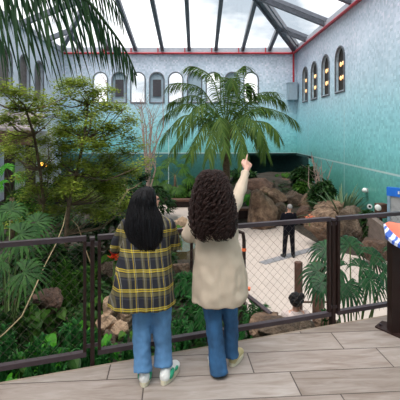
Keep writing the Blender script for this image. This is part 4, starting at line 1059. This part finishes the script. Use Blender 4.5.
# ------------------------------------------------------------------ people
def basis(f, u=(0, 0, 1)):
    f = V(f).normalized(); r = f.cross(V(u)).normalized(); u = r.cross(f); return r, f, u      # right, forward, up
def add_head(mb, c, f, s=1.0, up=(0, 0, 1)):
    r, f, u = basis(f, up); Mx = Matrix((r, f, u)).transposed(); c = V(c)
    def L(x, y, z): return c+(r*x+f*y+u*z)*s
    mb.ell(L(0, -.012, .018), (.074*s, .090*s, .092*s), 18, 12, Mx)
    mb.ell(L(0, .022, -.045), (.056*s, .062*s, .068*s), 16, 10, Mx)
    mb.ell(L(0, .052, -.088), (.026*s, .024*s, .02*s), 10, 6, Mx)         # chin
    mb.cap(L(0, .080, .012), L(0, .100, -.022), .008*s, .013*s, 8)         # nose
    mb.cap(L(-.018, .079, -.052), L(.018, .079, -.052), .008*s, .008*s, 8) # lips
    mb.cap(L(-.042, .070, .026), L(.042, .070, .026), .012*s, .012*s, 8)   # brow
    for q in (-1, 1):
        mb.ell(L(.042*q, .055, -.018), (.022*s, .02*s, .022*s), 8, 6, Mx)
        mb.ell(L(.076*q, -.008, -.008), (.008*s, .018*s, .030*s), 8, 6, Mx)
def add_hand(mb, w, d, n, lat, curls, s=1.0, thumb=.9):
    """w wrist, d towards the fingers, n palm normal, lat towards the thumb, curls = bend per finger (index first)"""
    w = V(w); d = V(d).normalized(); n = V(n); n = (n-d*n.dot(d)).normalized(); lat = V(lat); lat = (lat-d*lat.dot(d)-n*lat.dot(n)).normalized()
    offs = (.030, .010, -.010, -.028); lens = (.070, .078, .072, .056)
    for o, L, c in zip(offs, lens, curls):
        k = w+d*(.082-.006*abs(o)/.03)*s+lat*o*s
        mb.cap(w+lat*o*.55*s+d*.01*s, k, .0125*s, .0112*s, 8)
        dd = (d+lat*o*1.6).normalized(); p = k
        for j, fr_ in enumerate((.44, .31, .25)):
            ang = c*(1.0, 1.15, .8)[j]; ax = dd.cross(n)
            dd = Matrix.Rotation(ang, 3, ax) @ dd if ax.length > 1e-6 else dd
            q = p+dd*L*fr_*s; mb.cap(p, q, (.0098-.0009*j)*s, (.0092-.0010*j)*s, 8); p = q
    t0 = w+d*.022*s+lat*.020*s+n*.006*s; t1 = t0+(d*.72+lat*.75+n*.25).normalized()*.042*s
    t2 = t1+(d*(1.0)+lat*(.55-.7*(1-thumb))+n*.3).normalized()*.032*s; t3 = t2+(d*1.0+lat*(.2-.8*(1-thumb))+n*.35).normalized()*.024*s
    mb.cap(t0, t1, .0145*s, .0115*s, 8); mb.cap(t1, t2, .0112*s, .0100*s, 8); mb.cap(t2, t3, .0098*s, .0080*s, 8)
def body(J, mt, parent, hands, face, s=1.0, voxel=.0075, bare_shoes=True):
    mb = MB(); g = lambda k: V(J[k])
    add_head(mb, g('head'), face, s, J.get('up', (0, 0, 1)))
    mb.cap(g('neck')-V((0, 0, .03)), g('head')-V((0, 0, .03)), .055*s, .050*s)
    sh = (g('shl')+g('shr'))/2
    mb.cap(g('shl'), g('neck')-V((0, 0, .03)), .052*s, .055*s); mb.cap(g('shr'), g('neck')-V((0, 0, .03)), .052*s, .055*s)
    ch = (sh*.65+g('pelvis')*.35); wa = sh*.3+g('pelvis')*.7
    for o in (-.05, .05):
        d = (g('shr')-g('shl')).normalized()*o*s
        mb.cap(sh-V((0, 0, .05))+d*1.3, ch+d, .088*s, .085*s); mb.cap(ch+d, wa+d, .085*s, .082*s); mb.cap(wa+d, g('pelvis')+d*1.1, .082*s, .098*s)
    for q in 'lr':
        mb.cap(g('sh'+q), g('el'+q), .046*s, .036*s); mb.cap(g('el'+q), g('wr'+q), .036*s, .024*s)
        mb.cap(g('hip'+q), g('kn'+q), .080*s, .052*s); mb.cap(g('kn'+q), g('an'+q), .052*s, .034*s)
        mb.cap(g('kn'+q)*.65+g('an'+q)*.35-V((0, .012, 0)), g('kn'+q)*.4+g('an'+q)*.6, .048*s, .04*s)
        mb.cap(g('an'+q)-V((0, 0, .02)), g('toe'+q), .034*s, .026*s)
        w = g('wr'+q); mb.cap(w, w+V(hands[q][0]).normalized()*.03, .024*s, .024*s); add_hand(mb, w, *hands[q][:4], s=s*hands[q][4] if len(hands[q]) > 4 else s, thumb=hands[q][5] if len(hands[q]) > 5 else .9)
    o = mb.build('body', mt, parent); return remesh(o, voxel, 2)
def shoe(parent, heel, toe, mats, s=1.0, stripes=True, name='shoe', h=.085):
    heel = V(heel); toe = V(toe); d = (toe-heel).normalized(); L = .245*s; r, f, u = basis(d); Mx = Matrix((r, f, u)).transposed()
    def Lp(x, y, z): return heel+(r*x+f*y+u*z)
    mb = MB(); mb.cap(Lp(0, .042*s, .050*s), Lp(0, .19*s, .040*s), .040*s, .034*s, 14); mb.cap(Lp(0, .036*s, .045*s), Lp(0, .045*s, h*s), .038*s, .034*s, 14)
    mb.ell(Lp(0, .195*s, .036*s), (.042*s, .052*s, .030*s), 14, 8, Mx); o = mb.build(name, mats[0], parent); remesh(o, .006, 3)
    mb = MB(); pts = []
    for i in range(28):
        a = 2*PI*i/28; y = .122+.124*math.sin(a); w = (.043+.006*math.sin(a))*math.copysign(abs(math.cos(a))**.75, math.cos(a)); pts.append(Lp(w*s, y*s, 0))
    mb.extr(pts, u*.030*s); mb.build('sole', mats[1], o, fix=True)
    if stripes:
        for q in (-1, 1):
            mb = MB(); mb.ell(Lp(.036*q*s, .075*s, .052*s), (.016*s, .042*s, .028*s), 10, 6, Mx @ Matrix.Rotation(.5, 3, 'X')); mb.ell(Lp(.034*q*s, .155*s, .044*s), (.012*s, .030*s, .014*s), 10, 6, Mx); mb.build('side_patch', mats[2], o, smooth=True)
        mb = MB(); mb.ell(Lp(0, .006*s, .055*s), (.013*s, .008*s, .022*s), 8, 6, Mx); mb.build('heel_tab', mats[0], o, smooth=True)
    return o
def nz3(p, f, o=0): return noise.noise(V((p.x*f[0]+o, p.y*f[1]+o, p.z*f[2])))
def leg_cloth(mb, pts, rad):        # trouser leg through points with radii
    for a, b, ra, rb in zip(pts[:-1], pts[1:], rad[:-1], rad[1:]): mb.tube([a, b], [ra, rb], 18)
    for p, r in zip(pts[1:-1], rad[1:-1]): mb.ell(p, r*.99, 14, 8)
def strands(mb, n, prof, seed, curl=0, pitch=.045, rad=.0045, a0=0, a1=2*PI, steps=14, zend=(.0, .25)):
    """hair strands down a body of revolution: prof(t) -> (cx, cy, z, rx, ry), t 0 top .. 1 tips"""
    rnd = random.Random(seed)
    for k in range(n):
        a = rnd.uniform(a0, a1); ts = rnd.uniform(0, .5)**1.2; te = 1-rnd.uniform(*zend); sc = rnd.uniform(.86, 1.03 if not curl else 1.12); ph = rnd.uniform(0, 6.28); pts = []; drift = rnd.gauss(0, .25)
        stp = int(steps*(te-ts))+4
        for i in range(stp+1):
            t = ts+(te-ts)*i/stp; cx, cy, z, rx, ry = prof(t); aa = a+drift*(t-ts)
            q_ = 1+(sc-1)*(1+1.2*t) if curl else sc; p = V((cx+rx*q_*math.cos(aa), cy+ry*q_*math.sin(aa), z))
            if curl:
                w = ph+2*PI*(t-ts)*abs(prof(0)[2]-prof(1)[2])/pitch
                cr_ = curl*min(1, 3*(t-ts)+.3)
                p += V((math.cos(w)*cr_*abs(math.sin(aa))+.0, math.cos(w)*cr_*abs(math.cos(aa)), math.sin(w)*cr_*.8)) + V((math.cos(aa), math.sin(aa), 0))*math.sin(w)*cr_
            pts.append(p)
        mb.tube(pts, [rad]*(len(pts)-1)+[rad*.3], 4 if curl else 3)
def prof_from(rows):        # rows (z, cx, cy, rx, ry) top to bottom
    def f(t):
        x = min(t, 1)*(len(rows)-1); i = min(int(x), len(rows)-2); k = x-i; a, b = rows[i], rows[i+1]; k = k*k*(3-2*k)*.3+k*.7
        r = [a[j]+(b[j]-a[j])*k for j in range(5)]; return r[1], r[2], r[0], r[3], r[4]
    return f

# woman in plaid ----------------------------------------------------------
def zy(y, Z): return CAMZ-(y-PY)*Z/F
def xx_(x, Z): return (x-PX)*Z/F
wa = empty('person', (xx_(153, 3.15), 3.2, 0), 'person in yellow and black plaid shirt with long straight black hair, leaning on the railing', 'person')
J = dict(head=P(148.6, 201.5, 3.30), neck=P(148, 216, 3.29), shl=P(127, 225, 3.28), shr=P(168, 225, 3.28), ell=P(116, 247, 3.33), elr=P(174.5, 245, 3.36),
  wrl=P(126, 233, 3.50), wrr=P(171, 231, 3.53), pelvis=P(150, 277, 3.22), hipl=P(141.5, 282, 3.22), hipr=P(160, 282, 3.22),
  knl=V((xx_(142, 3.18), 3.19, .42)), knr=V((xx_(163, 3.22), 3.24, .42)), anl=V((xx_(143, 3.13), 3.13, .07)), anr=V((xx_(164, 3.16), 3.17, .07)))
J['toel'] = J['anl']+V((.03, .13, -.04)); J['toer'] = J['anr']+V((.06, .12, -.04)); J['up'] = (0, -.1, 1)
hn = {'l': ((.55, .8, -.15), (0, .1, -1), (1, 0, 0), (.25, .3, .35, .35)), 'r': ((-.5, .8, -.15), (0, .1, -1), (-1, 0, 0), (.25, .3, .35, .35))}
body(J, M['skin'], wa, hn, (.80, .62, .16), .95)
mb = MB()
for l in (-1, 1):
    r_, f_, u_ = basis((.80, .62, .16)); c_ = J['head']+f_*.082*.95+u_*.006+r_*.030*l; mb = MB(); mb.ell(c_, .0105, 8, 6); mb.build('eye', M['black'], wa, smooth=True)
# shirt
mb = MB()
def ring(y, xa, xb, Z, ry, dz=0): z = zy(y, Z); return (z, xx_((xa+xb)/2, Z), Z+dz, (xb-xa)/2*Z/F, ry)
rg = [ring(303.5, 108, 176, 3.22, .185), ring(297, 109, 175, 3.22, .18), ring(285, 112, 173.5, 3.22, .17), ring(268, 115.5, 172, 3.23, .155), ring(250, 120, 170.5, 3.25, .14), ring(236, 122, 170, 3.27, .13),
      ring(225, 121, 172.5, 3.28, .115), ring(219, 126, 168, 3.285, .095), ring(214.5, 136, 160, 3.29, .065), ring(212, 140, 156, 3.29, .055)]
mb.loft(rg, 40)
for q, kx in (('l', -1), ('r', 1)):
    mb.cap(J['sh'+q]+V((0, 0, -.005)), J['el'+q], .066, .056, 16); w = J['wr'+q]; e = J['el'+q]; mb.cap(e, e.lerp(w, .55), .057, .050, 16); mb.tube([e.lerp(w, .5), e.lerp(w, .93)], [.050, .040], 16)
mb.cap(P(140, 213, 3.27), P(157, 213, 3.27), .026, .026)
o = mb.build('shirt', M['plaid'], wa)
remesh(o, .010, 2, lambda p: .020*nz3(p, (10, 10, 1.8))*min(1, max(.1, (.75-p.z)*2+.8))+.008*nz3(p, (18, 18, 12), 5))
# jeans
hips = [ring(306, 137, 168, 3.21, .10), ring(298, 133, 171, 3.22, .12), ring(280, 133, 170, 3.23, .13), ring(262, 137, 166, 3.23, .11)]
mb = MB(); mb.loft(hips, 30)
leg_cloth(mb, [P(142.5, 305, 3.22), P(141.5, 325, 3.2), P(142, 345, 3.17), P(142.7, 371.5, 3.12)], [.086, .075, .070, .073])
leg_cloth(mb, [P(161, 305, 3.23), P(161.5, 325, 3.23), P(163, 345, 3.21), P(163.3, 366, 3.17)], [.088, .077, .070, .073])
o = mb.build('jeans', M['jeans'], wa); remesh(o, .009, 3, lambda p: .009*nz3(p, (11, 11, 7), 2)+.005*nz3(p, (26, 26, 30), 7))
shoe(wa, (xx_(143.6, 3.075), 3.075, .002), (xx_(147, 3.3), 3.30, .002), (M['white'], M['sole'], M['green']), 1.12)
shoe(wa, (xx_(162.5, 3.10), 3.10, .002), (xx_(173, 3.28), 3.28, .002), (M['white'], M['sole'], M['green']), 1.12)
# hair
hr = [(zy(186.8, 3.27), xx_(147, 3.27), 3.285, .015, .015), (zy(189, 3.27), xx_(146, 3.27), 3.27, .062, .068), (zy(196, 3.27), xx_(143.8, 3.27), 3.265, .098, .098), (zy(206, 3.27), xx_(142.6, 3.27), 3.255, .112, .098),
      (zy(217, 3.25), xx_(144.2, 3.25), 3.235, .145, .105), (zy(229, 3.2), xx_(144, 3.2), 3.205, .160, .085), (zy(239, 3.17), xx_(145, 3.17), 3.175, .135, .065), (zy(250, 3.15), xx_(147, 3.15), 3.155, .08, .045)]
mb = MB(); mb.loft([(z, cx, cy, rx*.90, ry*.90) for z, cx, cy, rx, ry in hr[:-1]][::-1]+[(hr[0][0]-.003, hr[0][1], hr[0][2], .004, .004)], 26, 2)
o = mb.build('hair', M['hairk'], wa); remesh(o, .012, 5, lambda p: .006*nz3(p, (40, 40, 2)))
mb = MB(); pf = prof_from(hr); strands(mb, 1000, pf, 5, 0, rad=.0042, a0=PI*.55, a1=PI*2.12, zend=(-.02, .26)); mb.build('hair_strand', M['hairk'], wa, smooth=True)['kind'] = 'stuff'

# woman in the beige coat ---------------------------------------------------
wb = empty('person', (xx_(222, 3.3), 3.3, 0), 'person in beige coat with long curly dark hair, pointing up with one raised arm', 'person')
K = dict(head=P(212, 186.5, 3.35), neck=P(213, 203, 3.35), shl=P(199, 213, 3.35), shr=P(232, 211.5, 3.37), ell=P(190.5, 236, 3.38), elr=P(240.3, 190, 3.54),
  wrl=P(186.5, 229.5, 3.56), wrr=P(246.3, 170.5, 3.68), pelvis=P(219, 270, 3.33), hipl=P(211, 276, 3.33), hipr=P(228, 276, 3.34),
  knl=V((xx_(213.5, 3.27), 3.29, .42)), knr=V((xx_(230, 3.38), 3.40, .44)), anl=V((xx_(218.5, 3.25), 3.25, .07)), anr=V((xx_(232, 3.38), 3.40, .07)))
K['toel'] = K['anl']+V((-.02, .13, -.04)); K['toer'] = K['anr']+V((.05, .12, -.04))
pd = (P(252.3, 151.5, 3.80)-K['wrr']).normalized()
hn = {'l': ((-.1, 1, -.1), (0, 0, -1), (1, 0, 0), (.3, .35, .4, .4)), 'r': (pd, (-.55, .45, -.6), (-.8, -.35, .3), (.04, 1.25, 1.3, 1.3), 1.12, .1)}
body(K, M['skin2'], wb, hn, (.12, .97, .12), .98)
for l in (-1, 1):
    r_, f_, u_ = basis((.12, .97, .12)); c_ = K['head']+f_*.080+u_*.006+r_*.030*l; mb = MB(); mb.ell(c_, .0105, 8, 6); mb.build('eye', M['black'], wb, smooth=True)
mb = MB()
rg = [ring(300.5, 192.5, 245, 3.33, .18), ring(293, 192, 247.5, 3.33, .18), ring(275, 192.5, 247, 3.33, .165), ring(258, 194, 243.5, 3.33, .15), ring(240, 195.5, 238.5, 3.34, .135), ring(224, 195, 238, 3.35, .13),
      ring(213, 195.5, 236, 3.355, .11), ring(207, 201, 229, 3.355, .09), ring(202, 205, 222, 3.355, .06)]
mb.loft(rg, 40)
sr, er, wr_ = K['shr'], K['elr'], K['wrr']
mb.cap(sr+V((-.02, 0, -.02)), er, .068, .055, 16); mb.cap(er, er.lerp(wr_, .5), .056, .046, 16); mb.tube([er.lerp(wr_, .45), er.lerp(wr_, .92)], [.047, .040], 16); mb.tube([er.lerp(wr_, .80), er.lerp(wr_, .90)], [.043, .046], 16)
sl, el_, wl_ = K['shl'], K['ell'], K['wrl']
mb.cap(sl, el_, .070, .068, 16); mb.cap(el_, el_.lerp(wl_, .6), .066, .056, 16); mb.tube([el_.lerp(wl_, .5), el_.lerp(wl_, .95)], [.050, .044], 16)
o = mb.build('coat', M['coat'], wb)
remesh(o, .010, 2, lambda p: .022*nz3(p, (9, 9, 1.3), 3)*(min(1, .35+(1.3-p.z)) if p.z < 1.3 else .3)+.009*nz3(p, (16, 16, 12), 9)-.02*max(0, .25-abs(nz3(p, (6, 6, 2.5), 21))))
mb = MB(); hips = [ring(303, 208, 234, 3.32, .09), ring(293, 204, 237, 3.33, .12), ring(272, 204, 236, 3.33, .12), ring(258, 206, 232, 3.33, .10)]
mb.loft(hips, 30)
leg_cloth(mb, [P(211, 300, 3.32), P(213.5, 320, 3.30), P(216, 345, 3.27), P(219, 374, 3.225)], [.080, .070, .068, .075])
leg_cloth(mb, [P(228, 300, 3.35), P(231, 320, 3.37), P(231.5, 340, 3.38), P(231.8, 356.5, 3.37)], [.080, .064, .060, .064])
o = mb.build('jeans', M['jeans2'], wb); remesh(o, .009, 3, lambda p: .008*nz3(p, (12, 12, 6), 4)+.006*nz3(p, (28, 28, 26), 8))
shoe(wb, (xx_(219, 3.22), 3.225, .002), (xx_(212, 3.42), 3.42, .002), (M['white'], M['sole'], M['white']), .98, False)
shoe(wb, (xx_(231, 3.345), 3.345, .002), (xx_(240, 3.53), 3.53, .002), (M['boot'], M['sole'], M['boot']), .98, False, h=.10)
hr2 = [(zy(169.8, 3.31), xx_(212, 3.31), 3.32, .02, .02), (zy(172, 3.31), xx_(212, 3.31), 3.32, .070, .07), (zy(179, 3.3), xx_(212, 3.3), 3.315, .105, .11), (zy(190, 3.29), xx_(212.3, 3.29), 3.30, .132, .135),
       (zy(203, 3.27), xx_(212.6, 3.27), 3.275, .150, .135), (zy(217, 3.24), xx_(213, 3.24), 3.25, .160, .12), (zy(228, 3.2), xx_(213.5, 3.2), 3.21, .150, .09), (zy(240, 3.18), xx_(214, 3.18), 3.185, .115, .06)]
mb = MB(); mb.loft([(z, cx, cy, rx*.84, ry*.84) for z, cx, cy, rx, ry in hr2[:-1]][::-1]+[(hr2[0][0]-.01, hr2[0][1], hr2[0][2], .01, .01)], 26, 2)
o = mb.build('hair', M['hairb'], wb); remesh(o, .012, 4, lambda p: .014*nz3(p, (34, 34, 30)))
mb = MB(); strands(mb, 720, prof_from(hr2), 6, .016, pitch=.05, rad=.004, a0=PI*.80, a1=PI*2.20, steps=60, zend=(0, .30)); mb.build('hair_strand', M['hairb'], wb, smooth=True)['kind'] = 'stuff'

# man in black --------------------------------------------------------------
Zm = 13.25
mc = V((xx_(289, Zm), Zm, GZ)); wm = empty('person', mc, 'person in a black suit with grey hair standing on the pink floor, back turned', 'person')
def m_(x, y, z): return mc+V((x, y, z))
Jm = dict(head=m_(.02, 0, 1.66), neck=m_(0, 0, 1.50), shl=m_(-.18, 0, 1.43), shr=m_(.18, 0, 1.43), ell=m_(-.27, .02, 1.14), elr=m_(.27, .02, 1.14), wrl=m_(-.17, .20, 1.02), wrr=m_(.17, .20, 1.02),
  pelvis=m_(0, 0, .98), hipl=m_(-.09, 0, .95), hipr=m_(.09, 0, .95), knl=m_(-.13, .02, .50), knr=m_(.12, .02, .50), anl=m_(-.16, 0, .08), anr=m_(.14, 0, .08), toel=m_(-.22, .15, .04), toer=m_(.18, .15, .04))
hm = {'l': ((.8, .6, -.2), (0, -1, -.2), (.1, 0, 1), (.3, .3, .3, .3)), 'r': ((-.8, .6, -.2), (0, -1, -.2), (-.1, 0, 1), (.3, .3, .3, .3))}
body(Jm, M['skin'], wm, hm, (.1, 1, 0), 1.05, .012)
mb = MB(); c = mc
mb.loft([(c.z+.84, c.x, c.y, .20, .13), (c.z+1.0, c.x, c.y, .19, .13), (c.z+1.2, c.x, c.y, .18, .125), (c.z+1.38, c.x, c.y, .215, .12), (c.z+1.46, c.x, c.y, .18, .10), (c.z+1.51, c.x, c.y, .08, .07)], 24)
for q in 'lr': mb.cap(Jm['sh'+q], Jm['el'+q], .075, .06, 12); mb.cap(Jm['el'+q], Jm['el'+q].lerp(Jm['wr'+q], .85), .06, .045, 12)
o = mb.build('jacket', M['suit'], wm); remesh(o, .014, 3)
mb = MB(); mb.loft([(c.z+.78, c.x, c.y, .17, .11), (c.z+1.02, c.x, c.y, .16, .11)], 20)
leg_cloth(mb, [m_(-.09, 0, .95), m_(-.13, .02, .5), m_(-.16, 0, .06)], [.10, .078, .062]); leg_cloth(mb, [m_(.09, 0, .95), m_(.12, .02, .5), m_(.14, 0, .06)], [.10, .078, .062])
o = mb.build('trousers', M['suit'], wm); remesh(o, .013, 2)
mb = MB(); mb.ell(m_(.02, -.025, 1.70), (.090, .098, .095), 14, 10); mb.build('hair', M['greyhair'], wm, smooth=True)
for x0, x1 in ((-.16, -.22), (.14, .18)):
    shoe(wm, m_(x0, -.08, .002), m_(x1, .15, .002), (M['black'], M['black'], M['black']), 1.1, False)

# seated person ---------------------------------------------------------------
Zs = 5.75
sc_ = P(296, 320, Zs); ws = empty('person', (sc_.x, Zs, P(0, 330, Zs).z), 'person with short black hair and pale blouse seated on the boulder beyond the railing', 'person')
sz = P(0, 292.5, Zs).z     # top of the hair
def s_(x, y, z): return V((sc_.x+x, Zs+y, sz+z))
Js = dict(head=s_(0, 0, -.125), neck=s_(0, 0, -.26), shl=s_(-.15, 0, -.33), shr=s_(.15, 0, -.33), ell=s_(-.20, .08, -.56), elr=s_(.20, .08, -.56), wrl=s_(-.08, .27, -.62), wrr=s_(.08, .27, -.62),
  pelvis=s_(0, -.02, -.80), hipl=s_(-.09, 0, -.82), hipr=s_(.09, 0, -.82), knl=s_(-.12, .42, -.80), knr=s_(.12, .42, -.80), anl=s_(-.12, .44, -1.20), anr=s_(.12, .44, -1.20), toel=s_(-.12, .6, -1.25), toer=s_(.12, .6, -1.25))
body(Js, M['skin'], ws, {'l': ((.7, .7, -.1), (0, -.2, -1), (1, 0, 0), (.3, .3, .3, .3)), 'r': ((-.7, .7, -.1), (0, -.2, -1), (-1, 0, 0), (.3, .3, .3, .3))}, (.1, 1, -.1), .98, .010)
mb = MB(); mb.loft([(sz-.88, sc_.x, Zs, .20, .15), (sz-.6, sc_.x, Zs, .18, .13), (sz-.40, sc_.x, Zs, .19, .12), (sz-.32, sc_.x, Zs, .16, .10), (sz-.26, sc_.x, Zs, .07, .06)], 24)
for q in 'lr': mb.cap(Js['sh'+q], Js['el'+q], .07, .06, 12); mb.cap(Js['el'+q], Js['el'+q].lerp(Js['wr'+q], .7), .06, .045, 12)
o = mb.build('blouse', M['blouse'], ws); remesh(o, .011, 3, lambda p: .008*nz3(p, (14, 14, 9)))
mb = MB(); leg_cloth(mb, [Js['hipl'], Js['knl'], Js['anl']], [.095, .075, .055]); leg_cloth(mb, [Js['hipr'], Js['knr'], Js['anr']], [.095, .075, .055]); o = mb.build('trousers', M['suit'], ws); remesh(o, .012, 2)
mb = MB()
rnd = random.Random(2); mb.ell(s_(0, -.01, -.105), (.098, .10, .098), 14, 10)
for k in range(60):
    a = rnd.uniform(0, 6.28); e = rnd.uniform(-.35, 1.5); p = s_(math.cos(a)*math.cos(e)*.095, -.01+math.sin(a)*math.cos(e)*.095, -.105+math.sin(e)*.095)
    if math.sin(a)*math.cos(e) > .5 and e < .6: continue
    mb.ell(p, .022, 7, 5)
mb.ell(s_(.075, -.02, -.045), (.05, .05, .05), 10, 8)
o = mb.build('hair', M['hairk'], ws); remesh(o, .007, 1)
for q in 'lr': shoe(ws, Js['an'+q]+V((0, -.05, -.085)), Js['an'+q]+V((0, .2, -.085)), (M['black'], M['black'], M['black']), .95, False)
